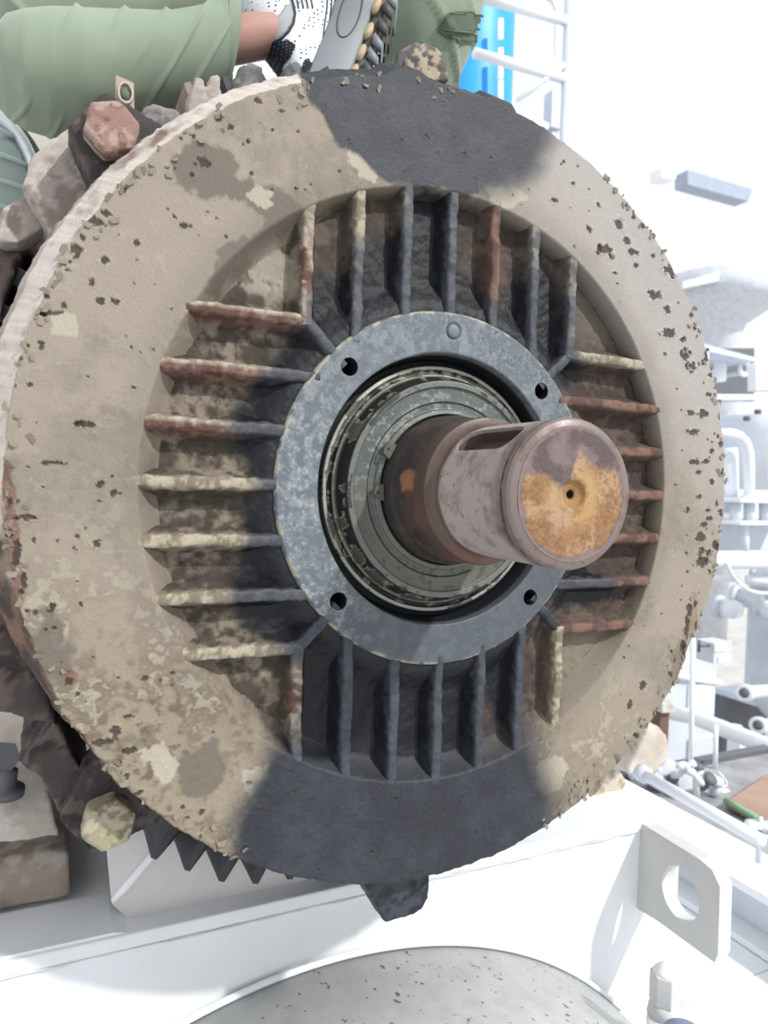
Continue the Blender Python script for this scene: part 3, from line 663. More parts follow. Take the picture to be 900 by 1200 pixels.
# blackened boss under the rim, lifting eye and ring lug on top
C_BLK = cols(alb(46,50,58), alb(34,36,42), alb(74,80,90), .45, 50, 120)
part('drain_boss', cast(prism(cpoly([(412,1000),(424,1036),(440,1062),(446,1074),(470,1068),(488,1058),(496,1046),(498,1000)], .05), 'y', .034, .078), .0028, .003, 70, C_BLK, 'drain_boss'), M_CAST, motor, label='black broken boss hanging below the flange')
part('top_boss', cast(prism(cpoly([(452,110),(462,66),(478,55),(498,56),(506,110)], .08), 'y', .066, .12), .0028, .003, 70, cols(alb(96,90,92), alb(66,62,66), alb(150,142,138), .6, 50, 120), 'top_boss'), M_CAST, motor)
part('lifting_eye', cast(prism(cpoly([(472,100),(474,70),(482,60),(494,55),(508,62),(517,76),(522,100)], .05), 'y', .040, .066), .0025, .0026, 90, cols(alb(110,100,96), alb(72,66,66), alb(200,184,158), .6, 60, 120), 'lifting_eye'), M_CAST, motor, label='broken lifting eye stub with cream paint left on it')
lg = bmesh.new(); y_ = .16; cx, cz = xz(147, 110, y_)
op = [xz(a, b, y_) for a, b in ((136,88),(157,97),(158,160),(136,150))]
bm_prism(lg, op, 'y', y_, y_+.012); rl = part('ring_lug', bm2me(lg, 'ring_lug'), plain('ring_lug_paint', alb4(196,172,160), .7, bstr=.4), motor, smooth=False, label='small pinkish lug with a round hole')
part('lug_hole', lathe((cx, y_-.0006, cz), (0,1,0), [(.0, 0), (.0068, 0), (.0068, .001)], 20, 'lug_hole'), plain('lug_hole_shade', alb4(120,128,112), .8), rl)
bm = bmesh.new(); bm_tube(bm, [(cx+.0075*math.cos(t), y_-.002, cz+.0110*math.sin(t)) for t in [2*PI*k/20 for k in range(21)]], .0016, 6, False); part('lug_rim', bm2me(bm, 'lug_rim'), plain('lug_rim_paint', alb4(214,198,184), .7), rl)
for q_, cf_ in (([(160,150),(166,132),(180,126),(205,132),(216,150),(190,170)], cols(alb(150,146,142), alb(120,114,112), alb(176,172,168), .8, 60, 150)),
          ([(216,150),(222,112),(228,94),(236,96),(238,116),(246,94),(256,92),(258,110),(262,126),(240,150)], C_PALE), ([(268,118),(278,84),(292,78),(304,84),(306,110)], cols(alb(118,120,118), alb(92,92,92), alb(150,150,146), .8, 60, 150)),
          ([(326,110),(332,82),(344,76),(350,82),(350,108)], cols(alb(110,112,112), alb(84,84,86), alb(140,140,138), .8, 60, 150)), ([(366,108),(372,86),(382,80),(388,92),(390,108)], C_BLK)):
    part('casting_burr', cast(prism(cpoly(q_, .14), 'y', .13, .17), .003, .004, 80, cf_, 'casting_burr'), M_CAST, motor)
# curled flakes of paint standing off the rim (too many and too small to pick apart)
bm = bmesh.new(); fr = random.Random(3)
for _ in range(260):
    t = fr.uniform(0, 2*PI)
    if abs(math.degrees(t)-5) < 22 or abs(math.degrees(t)-185) < 25: continue
    r0 = R-fr.uniform(-.001, .03)*fr.random(); s_ = fr.uniform(.002, .0055); a_ = fr.uniform(0, 2*PI); o = Vector((r0*math.sin(t), -.0006, r0*math.cos(t)))
    u = Vector((math.cos(a_), -.15, math.sin(a_))); v = Vector((-math.sin(a_), fr.uniform(-.6, -.2), math.cos(a_)))
    q = [o-u*s_, o+u*s_, o+u*s_*.7+v*s_*.8, o-u*s_*.5+v*s_*1.0]; vv = [bm.verts.new(x) for x in q]+[bm.verts.new(x+Vector((0, .0006, 0))) for x in q]
    bm.faces.new(vv[:4]); bm.faces.new(vv[4:][::-1])
    for i in range(4): bm.faces.new((vv[i], vv[4+i], vv[4+(i+1) % 4], vv[(i+1) % 4]))
pf = part('paint_flakes', bm2me(bm, 'paint_flakes'), plain('flake_paint', alb4(150,138,124), .8), motor, smooth=False); pf['kind'] = 'stuff'

# ================================================================== SKID
YB, ZT, XR = .25, -.59, .675
skid = thing('skid_frame', 'white painted steel skid frame carrying the motor, with a lifting lug', 'machine base', (0, .6, -1.0))
bm = bmesh.new(); bm_box(bm, (-1.6, YB, -1.02), (XR, YB+.02, ZT-.001), bevel=.003); part('front_plate', bm2me(bm, 'front_plate'), M_WHITE, skid, smooth=False)
bm = bmesh.new(); poly = [(-1.6, YB-.004), (.635, YB-.004), (.662, YB+.006), (XR+.004, YB+.04), (XR+.004, 1.7), (-1.6, 1.7)]; bm_prism(bm, poly, 'z', ZT-.020, ZT, .003); part('top_plate', bm2me(bm, 'top_plate'), M_WHITE, skid, smooth=False)
part('end_plate', box((XR-.02, YB+.03, -1.02), (XR, 1.7, ZT-.02), .003), M_WHITE, skid, smooth=False)
# raised pad under the foot with a sloped end
bm = bmesh.new(); A0 = [(-1.6, ZT), (-.312, ZT), (-.330, ZT+.004), (-1.6, ZT+.005)]; bm_prism(bm, A0, 'y', YB+.001, .350); part('pad', bm2me(bm, 'pad'), M_WHITE, skid, smooth=False)
wl = []; 
for k in range(121): wl.append((-1.58+k*(2.2/120), YB-.003, ZT-.021+random.uniform(-.0008, .0008)))
part('weld_seam', tube(wl, [random.uniform(.0008, .0024) for k in range(121)], 6, 'weld_seam'), plain('weld_seam_paint', (.62,.63,.64), .6), skid)
# cross plate behind the front edge with its weld bead
poly = [xz(a, b, .28) for a, b in ((150,1078),(131,1060),(125,992),(158,970),(176,976),(206,956),(260,985),(330,1010),(385,1026),(385,1033))]
cpl = part('cross_plate', prism(poly, 'y', .282, .296, .001), M_PANEL, skid, smooth=False, label='pinkish grey cross plate with a clipped corner')
part('weld_bead', tube([at(a, b, 'y', .2805) for a, b in ((132,1056),(150,1036),(165,1018),(180,1000),(198,984),(212,972))], [.004,.006,.0055,.006,.0055,.005], 8, 'weld_bead'), M_WHITE, cpl)
# lifting lug plate in the plane x = .57
lx = .572; Z = lambda a, b: (float(at(a, b, 'x', lx)[1]), float(at(a, b, 'x', lx)[2]))
bm = bmesh.new(); outl = [(YB+.002, -.597), (.118, -.600), (.092, -.606), (.076, -.625), (.074, -.735), (.080, -.752), (.100, -.752), (.20, -.752), (YB+.002, -.757)]
hc, hr_ = Z(797, 1047), .040
inn = [(hc[0]+hr_*math.cos(2*PI*k/40), hc[1]+hr_*1.12*math.sin(2*PI*k/40)) for k in range(40)]
def ringfill(bm, outer, inner, x):
    O = [bm.verts.new((x, a, b)) for a, b in outer]; I = [bm.verts.new((x, a, b)) for a, b in inner]
    es = [bm.edges.new((L[i], L[(i+1) % len(L)])) for L in (O, I) for i in range(len(L))]
    bmesh.ops.triangle_fill(bm, use_beauty=True, edges=es, use_dissolve=False); return O, I
O1, I1 = ringfill(bm, outl, inn, lx); O2, I2 = ringfill(bm, outl, inn, lx+.028)
for L1, L2 in ((O1, O2), (I1, I2)):
    for i in range(len(L1)): bm.faces.new((L1[i], L1[(i+1) % len(L1)], L2[(i+1) % len(L1)], L2[i]))
part('lifting_lug', bm2me(bm, 'lifting_lug'), M_LUG, skid, smooth=False, label='grey white lifting lug plate with a round hole')
# deck in front of the skid
deck = part('deck_plate', box((-1.6, -1.3, -.995), (1.00, YB-.001, -.967), .004), M_WHITE, skid, smooth=False)

part('side_deck', box((XR+.002, YB, -.995), (1.02, 1.6, -.967), .002), M_WHITE, skid, smooth=False)
# big round housing in front of the skid
cx, cz, cr = -.02, -1.455, .760
hsg = thing('pump_casing', 'large round grey white casing with dark paint chips below the shaft', 'casing', (cx, 0, -.95))
P_ = [(.0, -1.2), (cr-.10, -1.2), (cr-.05, -1.16), (cr-.02, -1.0), (cr-.012, -.6), (cr-.006, -.1), (cr, YB-.006)]
def clip_below(me, z):
    bm = bmesh.new(); bm.from_mesh(me); bmesh.ops.bisect_plane(bm, geom=bm.verts[:]+bm.edges[:]+bm.faces[:], plane_co=(0,0,z), plane_no=(0,0,-1), clear_outer=True); bm.to_mesh(me); bm.free(); return me
me = clip_below(lathe((cx, 0, cz), (0,1,0), P_, 160, 'casing_shell'), -.948)
part('casing_shell', me, M_DRUM, hsg)
bm = bmesh.new(); bm_tube(bm, [(cx+(cr+.004)*math.sin(t), YB-.012, cz+(cr+.004)*math.cos(t)) for t in [math.radians(-46+92*k/80) for k in range(81)]], .005, 8); part('weld_ring', bm2me(bm, 'weld_ring'), M_WHITE, hsg)

# stud with a long nut on a small flange, and a grey blue cap
nx, ny = .50, .03; nb = at(778, 1174, 'y', .05); nx, ny, nz = [float(v) for v in nb]
st = thing('stud_fitting', 'white painted hex nut standing on a small round flange beside the lug', 'bolt', (nx, ny, nz))
part('flange', lathe((nx+.02, ny-.03, nz-.018), (0,.15,1), [(.0, -.012), (.058, -.012), (.060, -.009), (.060, -.001), (.057, .002), (.0, .002)], 40, 'flange'), M_WHITE, st)
part('collar', lathe((nx, ny, nz-.018), (0,0,1), [(.0, 0), (.024, 0), (.022, .012), (.018, .020), (.0, .020)], 24, 'collar'), M_LUG, st)
bm = bmesh.new(); bm_prism(bm, [(nx+.022*math.cos(k*PI/3+.2), ny+.022*math.sin(k*PI/3+.2)) for k in range(6)], 'z', nz, nz+.046, .002); part('hex_nut', bm2me(bm, 'hex_nut'), M_LUG, st, smooth=False)
part('stud_tip', lathe((nx, ny, nz+.044), (0,0,1), [(.019, 0), (.016, .006), (.006, .016), (.0, .018)], 20, 'stud_tip'), M_WHITE, st)
cb = at(802, 1212, 'y', -.02); cap = thing('domed_handle', 'smooth grey blue domed cap at the bottom edge of the photo', 'cap', tuple(float(v) for v in cb))
part('cap_dome', lathe(cb-np.array([0,0,.02]), (0,0,1), [(.036, -.03), (.036, 0), (.033, .012), (.026, .024), (.014, .032), (.0, .034)], 32, 'cap_dome'), plain('grey_blue_cap', (.20,.25,.34), .35), cap)
part('cap_stem', lathe(cb-np.array([0,0,.02]), (0,0,-1), [(.014, .0), (.014, .12), (.0, .12)], 16, 'cap_stem'), M_DKST, cap)

# ================================================================== PERSON (crouching on the motor, head and arms above the frame)
per = thing('person', 'person in loose green work trousers and white sneaker crouching on top of the motor', 'person', (.0, .45, .56))
def A(px, py, y): return Vector([float(v) for v in at(px, py, 'y', y)])
def skin_body(verts, edges, radii, root=0, sub=2, name='body'):
    me = bpy.data.meshes.new(name); me.from_pydata([tuple(v) for v in verts], edges, []); me.update()
    o = bpy.data.objects.new('tmpskin', me); C.objects.link(o); o.modifiers.new('s', 'SKIN'); sm = o.modifiers.new('u', 'SUBSURF'); sm.levels = sub; sm.render_levels = sub
    for i, r in enumerate(radii): d = me.skin_vertices[0].data[i]; d.radius = r if isinstance(r, tuple) else (r, r); d.use_root = (i == root)
    dg = bpy.context.evaluated_depsgraph_get(); out = bpy.data.meshes.new_from_object(o.evaluated_get(dg)); out.name = name; bpy.data.objects.remove(o); return out
kneeL = A(40, 80, .36); ankL = A(338, 38, .368); hipL = A(330, -95, .60); pel = A(400, -110, .66)
hipR = A(500, -130, .62); kneeR = A(508, 0, .42); ankR = A(480, 120, .49)
chest = pel+Vector((-.02, .02, .34)); neck = chest+Vector((-.01, -.05, .20)); head = neck+Vector((-.01, -.07, .14))
shL = neck+Vector((-.19, .0, -.05)); shR = neck+Vector((.19, .0, -.05)); elL = shL+Vector((-.10, -.12, -.22)); elR = shR+Vector((.10, -.14, -.22))
wrL = elL+Vector((.10, -.20, .04)); wrR = elR+Vector((-.10, -.20, .04))
toeL = A(378, 125, .345); toeR = ankR+Vector((0, -.02, .01))
vs_ = [pel, chest, neck, head, hipL, kneeL, ankL, toeL, hipR, kneeR, ankR, toeR, shL, elL, wrL, shR, elR, wrR, head+Vector((0,-.01,.09))]
es_ = [(0,1),(1,2),(2,3),(3,18),(0,4),(4,5),(5,6),(6,7),(0,8),(8,9),(9,10),(10,11),(1,12),(12,13),(13,14),(1,15),(15,16),(16,17)]
for wr, sg in ((14, 1), (17, -1)):
    w0 = vs_[wr]; palm = w0+Vector((.02*sg, -.07, -.02)); vs_.append(palm); es_.append((wr, len(vs_)-1)); pi_ = len(vs_)-1
    for f in range(4):
        b0 = palm+Vector(((f-1.5)*.018, -.03, -.005)); b1 = b0+Vector((0, -.03, -.015)); vs_ += [b0, b1, b1+Vector((0, -.01, -.025))]; n_ = len(vs_); es_ += [(pi_, n_-3), (n_-3, n_-2), (n_-2, n_-1)]
    vs_ += [palm+Vector((.04*sg, -.005, -.01)), palm+Vector((.05*sg, -.03, -.02))]; n_ = len(vs_); es_ += [(pi_, n_-2), (n_-2, n_-1)]
rd = [.12, .13, .055, (.075,.09), .045, .030, .036, .030, .060, .045, .036, .030, .06, .042, .028, .06, .042, .028, (.07,.085)]
for _ in (0, 1): rd += [(.035,.018)]+[.010, .009, .008]*4+[.011, .009]
M_SKIN = plain('skin', alb4(204,158,146), .55, var=.06, spec=.3)
M_TROU = None
m, nt, p = nodes('green_work_cloth'); n = mnoise(nt, 900, 2); n2 = mnoise(nt, 6, 3)
col = ramp(nt, n2.outputs[0], [(.3, alb4(140,156,134)), (.7, alb4(158,174,150))]); nt.links.new(col.outputs[0], p.inputs['Base Color']); p.inputs['Roughness'].default_value = .85; p.inputs['Sheen Weight'].default_value = .2
bump(nt, p, n.outputs[0], .2, .0004); M_CLOTH = m
part('body', skin_body(vs_, es_, rd, 0, 2, 'body'), M_SKIN, per)
def fold(me, amp, dirv, wl, seed, sub=1):
    """soft diagonal folds pushed along the normals"""
    P = getco(me); nr = np.empty(len(P)*3, np.float32); me.vertices.foreach_get('normal', nr); nr = nr.reshape(-1, 3)
    d = P@np.array(dirv)/wl; w_ = fbm(P, 6, 2, seed)*1.3; t = np.abs(((d+w_) % 1)-.5)*2
    h = (1-sstep(t, 0, .22))*sstep(fbm(P, 8, 2, seed+5), .40, .60)
    P = P+nr*((h*amp+(fbm(P, 10, 3, seed+9)-.5)*amp*1.2)[:,None]); me.vertices.foreach_set('co', P.astype(np.float32).ravel()); me.update(); return me
# lower leg of the left trouser: thick at the knee, ends in a cuff at the ankle
def loft(sections, n=48, closed_ends=True, name='loft'):
    """sections: (centre, axis u, axis v, ru, rv)"""
    bm = bmesh.new(); rings = []
    for c_, u, v, ru, rv in sections: rings.append([bm.verts.new(Vector(c_)+Vector(u)*ru*math.cos(2*PI*k/n)+Vector(v)*rv*math.sin(2*PI*k/n)) for k in range(n)])
    for a, b in zip(rings[:-1], rings[1:]):
        for k in range(n): bm.faces.new((a[k], a[(k+1) % n], b[(k+1) % n], b[k]))
    if closed_ends: bm.faces.new(rings[0][::-1]); bm.faces.new(rings[-1])
    return bm2me(bm, name)
def leg_loft(stn, y_off=0, name='trouser_leg'):
    """stn: (px, py_top, py_bottom, y, depth radius) in the order along the leg, cut square to the leg"""
    sec = []; mids = [(A(a, (t+b)/2, y)) for a, t, b, y, r in stn]
    for i, (a, t, b, y, r) in enumerate(stn):
        hh = (A(a, t, y)-A(a, b, y)).length/2; sec.append((mids[i], (0,0,1), (0,1,0), hh, r))
    out = []
    for (s0, s1) in zip(sec[:-1], sec[1:]):
        for k in range(8):
            q = k/8; out.append((s0[0]*(1-q)+s1[0]*q, s0[1], s0[2], s0[3]*(1-q)+s1[3]*q, s0[4]*(1-q)+s1[4]*q))
    out.append(sec[-1]); return out
st1 = [(-14,58,92,.36,.015), (-8,40,114,.355,.040), (8,24,132,.35,.062), (30,20,147,.34,.072), (60,19,156,.335,.078), (95,20,155,.33,.078), (140,20,146,.33,.074), (190,20,134,.33,.068), (222,14,124,.33,.062), (252,6,112,.335,.056), (260,-2,108,.335,.054), (268,-2,104,.335,.051)]
me = loft(leg_loft(st1)[::1], 72, False); me = apply_mods(me, [('SUBSURF', dict(levels=1, render_levels=1))], 'trouser_leg')
tl = part('trouser_leg', fold(me, .0042, (.9, .1, -.42), .040, 2.0), M_CLOTH, per, label='green trouser leg bent at the knee, seam and diagonal folds')
# hem seam
part('trouser_cuff', loft([(A(258,50,.335), (.05,0,1), (0,1,0), .066, .054), (A(266,50,.335), (.05,0,1), (0,1,0), .0665, .055), (A(272,47,.335), (.05,0,1), (0,1,0), .064, .053), (A(273,47,.335), (.05,0,1), (0,1,0), .058, .048), (A(262,48,.335), (.05,0,1), (0,1,0), .055, .046)], 48, False, 'cuff'), M_CLOTH, per)
# thigh of the same leg behind it and the seat, the other leg, and the jacket above
def cloth_skin(v, e, r, name): return fold(apply_mods(skin_body(v, e, r, 0, 3, name), [('SUBSURF', dict(levels=1, render_levels=1))], name), .006, (.7, .1, .7), .08, 4.0)
v2 = [pel, hipL+Vector((0,.0,.0)), A(180,-26,.44), A(46,32,.41), chest, hipR, A(516,-60,.46), A(508,0,.42), A(498,50,.43), A(484,100,.46), A(474,150,.50), neck+Vector((0,.02,-.06)), A(100,10,.42), A(300,-20,.50), A(12,52,.42)]
e2 = [(0,1),(1,13),(13,2),(2,12),(12,3),(3,14),(0,4),(0,5),(5,6),(6,7),(7,8),(8,9),(9,10),(4,11)]
part('work_suit', cloth_skin(v2, e2, [.15, .115, .100, .075, .165, .115, .100, .094, .088, .072, .060, .09, .095, .11, .058], 'work_suit'), M_CLOTH, per, label='green work suit with a stitched pocket')
v3 = [chest+Vector((0,0,.02)), shL, elL, wrL, shR, elR, wrR]; part('jacket_sleeves', cloth_skin(v3, [(0,1),(1,2),(2,3),(0,4),(4,5),(5,6)], [.15, .08, .058, .044, .08, .058, .044], 'sleeves'), M_CLOTH, per)
# hair cap
hb = apply_mods(lathe(head+Vector((0,.01,.10)), (0,.15,1), [(.0,.075),(.05,.065),(.082,.03),(.095,-.02),(.092,-.05),(.0,-.05)], 24, 'hair'), [('SUBSURF', dict(levels=1))], 'hair'); part('hair', hb, M_DKST, per)
# sneaker: toes down on the fins, sole turned to the right
Lx = (A(404, 110, .325)-A(440, 4, .335)).normalized(); Ux = Vector((-1, .42, .25)).normalized(); Wx = Lx.cross(Ux).normalized(); Ux = Wx.cross(Lx).normalized()
heel = A(446, 2, .335)                              # heel end of the sole, top of the picture
def sp(l, u, w_): return heel+Lx*l+Ux*u+Wx*w_
SL = .265
def sole_half(l): 
    t = l/SL; return .040*math.sqrt(max(0, 1-((t-.16)/.16)**2))*1.0 if t < .16 else (.040-.006*math.sin((t-.16)/.4*PI) if t < .56 else (.040+.010*math.sin((t-.56)/.34*PI*.5) if t < .85 else .050*math.sqrt(max(0, 1-((t-.85)/.155)**2))))
def sole_mesh(u0, u1, grow, name, n=40, l0=0, l1=1):
    bm = bmesh.new(); A_ = []; 
    ls = [SL*(l0+(l1-l0)*(.5-.5*math.cos(PI*k/n))) for k in range(n+1)]
    out = [(l, sole_half(l)+grow) for l in ls]+[(l, -sole_half(l)-grow) for l in ls[::-1]]
    rows_ = []
    for u, g in ((u0, -.003), (u0+.003, 0), (u1-.003, 0), (u1, -.003)): rows_.append([bm.verts.new(sp(l, u, w_+(g if w_ > 0 else -g))) for l, w_ in out])
    for a, b in zip(rows_[:-1], rows_[1:]):
        for k in range(len(out)): bm.faces.new((a[k], a[(k+1) % len(out)], b[(k+1) % len(out)], b[k]))
    bm.faces.new(rows_[0][::-1]); bm.faces.new(rows_[-1]); return bm2me(bm, name)
M_SOLE = plain('grey_rubber', alb4(150,156,160), .55, var=.05); M_SOLED = plain('dark_grey_rubber', alb4(92,92,90), .6, var=.1); M_TAN = plain('tan_rubber', alb4(206,184,150), .6)
shoe = part('sneaker', sole_mesh(.000, .056, .004, 'sneaker'), M_SOLE, per, label='white dotted sneaker with thick grey sole')
part('outsole', sole_mesh(-.016, .0, -.003, 'outsole'), M_SOLED, shoe, label='dark grey outsole with tan pads')
for k, l in enumerate((.045, .085, .125, .165)):
    for (ra, rb, uu, mt, nm_) in ((.017, .007, -.004, M_TAN, 'sole_pad'), ):
        bm = bmesh.new(); c0 = sp(l, uu, -sole_half(l)+.001); 
        vsx = [bm.verts.new(c0+(Lx*math.cos(t)*ra*.8+(Ux*.8+Lx*.5).normalized()*math.sin(t)*rb)+Wx*d) for d in (-.004, .004) for t in [2*PI*j/14 for j in range(14)]]
        bm.faces.new(vsx[:14]); bm.faces.new(vsx[14:][::-1])
        for j in range(14): bm.faces.new((vsx[j], vsx[(j+1) % 14], vsx[14+(j+1) % 14], vsx[14+j]))
        part(nm_, bm2me(bm, nm_), mt, shoe)
for l in [.015+.026*k for k in range(10)]:
    part('tread_bar', loft([(sp(l, -.014, -sole_half(l)*.98-.001), Lx, Wx, .009, .006), (sp(l+.006, -.030, -sole_half(l)*.80), Lx, Wx, .007, .006), (sp(l+.006, -.032, sole_half(l)*.80), Lx, Wx, .007, .006), (sp(l, -.014, sole_half(l)*.98+.001), Lx, Wx, .009, .006)], 10, True, 'tread_bar'), M_SOLE if int(l*100) % 2 else M_SOLED, shoe)
# oval line on the side of the sole
part('sole_oval', tube([sp(.070+.042*math.cos(t), .030+.015*math.sin(t), -sole_half(.070+.042*math.cos(t))-.0045) for t in [2*PI*k/40 for k in range(41)]], .0011, 6, 'sole_oval'), M_SOLED, shoe)
# upper
secs = []; cens = []
for l, top, w_ in ((.004,.160,.030),(.015,.180,.038),(.035,.195,.044),(.06,.196,.046),(.085,.196,.045),(.11,.184,.044),(.14,.150,.042),(.18,.088,.044),(.215,.078,.043),(.245,.066,.034),(.26,.056,.018)):
    secs.append((sp(l, (.036+top)/2-.002, 0), Ux, Wx, (top-.034)/2+.006, w_)); cens.append((.036+top)/2-.002)
m, nt, p = nodes('sneaker_mesh'); tcn = nt.nodes.new('ShaderNodeTexCoord'); mp = nt.nodes.new('ShaderNodeMapping'); nt.links.new(tcn.outputs['Object'], mp.inputs['Vector'])
vor = nt.nodes.new('ShaderNodeTexVoronoi'); vor.inputs['Scale'].default_value = 150; vor.inputs['Randomness'].default_value = .35; nt.links.new(mp.outputs[0], vor.inputs['Vector'])
f = ramp(nt, vor.outputs['Distance'], [(.20, (1,1,1,1)), (.28, (0,0,0,1))]); cc = mixc(nt, f.outputs[0], (.72,.74,.76,1), (.05,.055,.07,1)); nt.links.new(cc, p.inputs['Base Color']); p.inputs['Roughness'].default_value = .7; M_DOT = m
upm = apply_mods(loft(secs, 32, True, 'upper'), [('SUBSURF', dict(levels=1, render_levels=1))], 'upper'); part('upper', upm, M_DOT, shoe, label='white fabric upper with small dark dots')
M_NAVYF = None
m, nt, p = nodes('dark_dotted_fabric'); tcn = nt.nodes.new('ShaderNodeTexCoord'); vor = nt.nodes.new('ShaderNodeTexVoronoi'); vor.inputs['Scale'].default_value = 230; vor.inputs['Randomness'].default_value = 0; nt.links.new(tcn.outputs['Object'], vor.inputs['Vector'])
f = ramp(nt, vor.outputs['Distance'], [(.22, (1,1,1,1)), (.30, (0,0,0,1))]); cc = mixc(nt, f.outputs[0], (.035,.04,.06,1), (.35,.37,.42,1)); nt.links.new(cc, p.inputs['Base Color']); p.inputs['Roughness'].default_value = .7; M_NVF = m
M_BLKF = plain('black_piping', (.025,.028,.04), .6); M_WHF = plain('white_fabric', (.70,.71,.73), .8)
def on_upper(l, u, side=-1, off=.0015):
    for i in range(len(secs)-1):
        pass
    ls = [.004,.015,.035,.06,.085,.11,.14,.18,.215,.245,.26]; tops = [s_[3] for s_ in secs]; ws = [s_[4] for s_ in secs]
    ru = float(np.interp(l, ls, tops)); rw = float(np.interp(l, ls, ws)); cu = float(np.interp(l, ls, cens))
    q = max(-1, min(1, (u-cu)/ru)); return sp(l, u, side*(rw*math.sqrt(1-q*q)+off))
def patch(poly_lu, mat, name, off=.0012):
    """a panel sewn on the side of the shoe, triangulated and laid over the upper"""
    bm = bmesh.new(); us = [q[1] for q in poly_lu]; ls = [q[0] for q in poly_lu]; N = 26; grid = {}
    P2 = np.array([(min(ls)+(max(ls)-min(ls))*i/N, min(us)+(max(us)-min(us))*j/N) for i in range(N+1) for j in range(N+1)]); ins = sdf(P2, poly_lu) < .0012
    vv = {}
    for i in range(N):
        for j in range(N):
            ids = [(i, j), (i+1, j), (i+1, j+1), (i, j+1)]
            if all(ins[a*(N+1)+b] for a, b in ids):
                for a, b in ids:
                    if (a, b) not in vv: vv[(a, b)] = bm.verts.new(on_upper(*P2[a*(N+1)+b], off=off))
                bm.faces.new([vv[q] for q in ids])
    r = bmesh.ops.solidify(bm, geom=bm.faces[:], thickness=.0008); return bm2me(bm, name)
def lu(px, py):
    """length / height coordinates of a photo pixel on the near side of the shoe"""
    q = A(px, py, .30)-heel; return (q.dot(Lx), q.dot(Ux))
from mathutils.bvhtree import BVHTree
def cast_on(me_, px, py, off):
    b = me_['bvh']; d = Vector([float(v) for v in (at(px, py, 'y', .4)-CAM)]).normalized(); h = b.ray_cast(Vector(CAM.tolist()), d)
    return (h[0]+h[1]*off*(1 if h[1].dot(d) < 0 else -1)) if h[0] is not None else None
def sewn(tgt, poly, off, name, par, mat, step=2.0, label=None, th=.0012):
    xs = [p_[0] for p_ in poly]; ys = [p_[1] for p_ in poly]; nx_, ny_ = int((max(xs)-min(xs))/step)+1, int((max(ys)-min(ys))/step)+1
    P2 = np.array([(min(xs)+i*step, min(ys)+j*step) for i in range(nx_+1) for j in range(ny_+1)]); ins = sdf(P2, poly) < .8; bm = bmesh.new(); vv = {}
    for i in range(nx_):
        for j in range(ny_):
            ids = [(i, j), (i+1, j), (i+1, j+1), (i, j+1)]
            if all(ins[a*(ny_+1)+b] for a, b in ids):
                for q in ids:
                    if q not in vv:
                        h = cast_on(tgt, *P2[q[0]*(ny_+1)+q[1]], off); vv[q] = bm.verts.new(h) if h else None
                if all(vv[q] for q in ids): bm.faces.new([vv[q] for q in ids])
    if not bm.faces: bm.free(); return None
    bmesh.ops.solidify(bm, geom=bm.faces[:], thickness=th); return part(name, bm2me(bm, name), mat, par, label=label)
def bvh_of(me_): return {'bvh': BVHTree.FromPolygons([v.co.copy() for v in me_.vertices], [tuple(f.vertices) for f in me_.polygons])}
UP = bvh_of(upm)
sewn(UP, [(292,70),(308,60),(322,50),(338,47),(347,54),(341,68),(332,78),(324,110),(300,112)], .0016, 'heel_patch', shoe, M_NVF, 1.5, 'dark blue dotted heel patch')
sewn(UP, [(352,86),(356,72),(361,68),(366,76),(366,110),(352,110)], .0016, 'side_patch', shoe, M_NVF, 1.5)
for k in range(5):
    pts = [cast_on(UP, a+k*5.0, b, .0008) for a, b in ((384,-6),(383,10),(381,24),(379,40),(377,56),(375,70))]; pts = [q for q in pts if q]
    if len(pts) > 1: part('stripe', tube(pts, .0010, 6, 'stripe'), M_BLKF, shoe)
for k in range(4):
    pts = [cast_on(UP, a+k*5.5, b, .0008) for a, b in ((347,-4),(349,4),(350,10))]; pts = [q for q in pts if q]
    if len(pts) > 1: part('stripe', tube(pts, .0010, 6, 'stripe'), M_BLKF, shoe)
pts = [cast_on(UP, a, b, .001) for a, b in ((340,-6),(344,6),(346,16),(344,28),(338,38),(330,46),(318,52),(306,60))]; pts = [q for q in pts if q]
if len(pts) > 1: part('collar_piping', tube(pts, .0018, 8, 'collar_piping'), M_BLKF, shoe)
sewn(UP, [(310,56),(316,40),(326,20),(336,6),(343,6),(345,18),(342,28),(336,38),(326,46)], .0010, 'ankle_collar', shoe, M_WHF, 1.5)
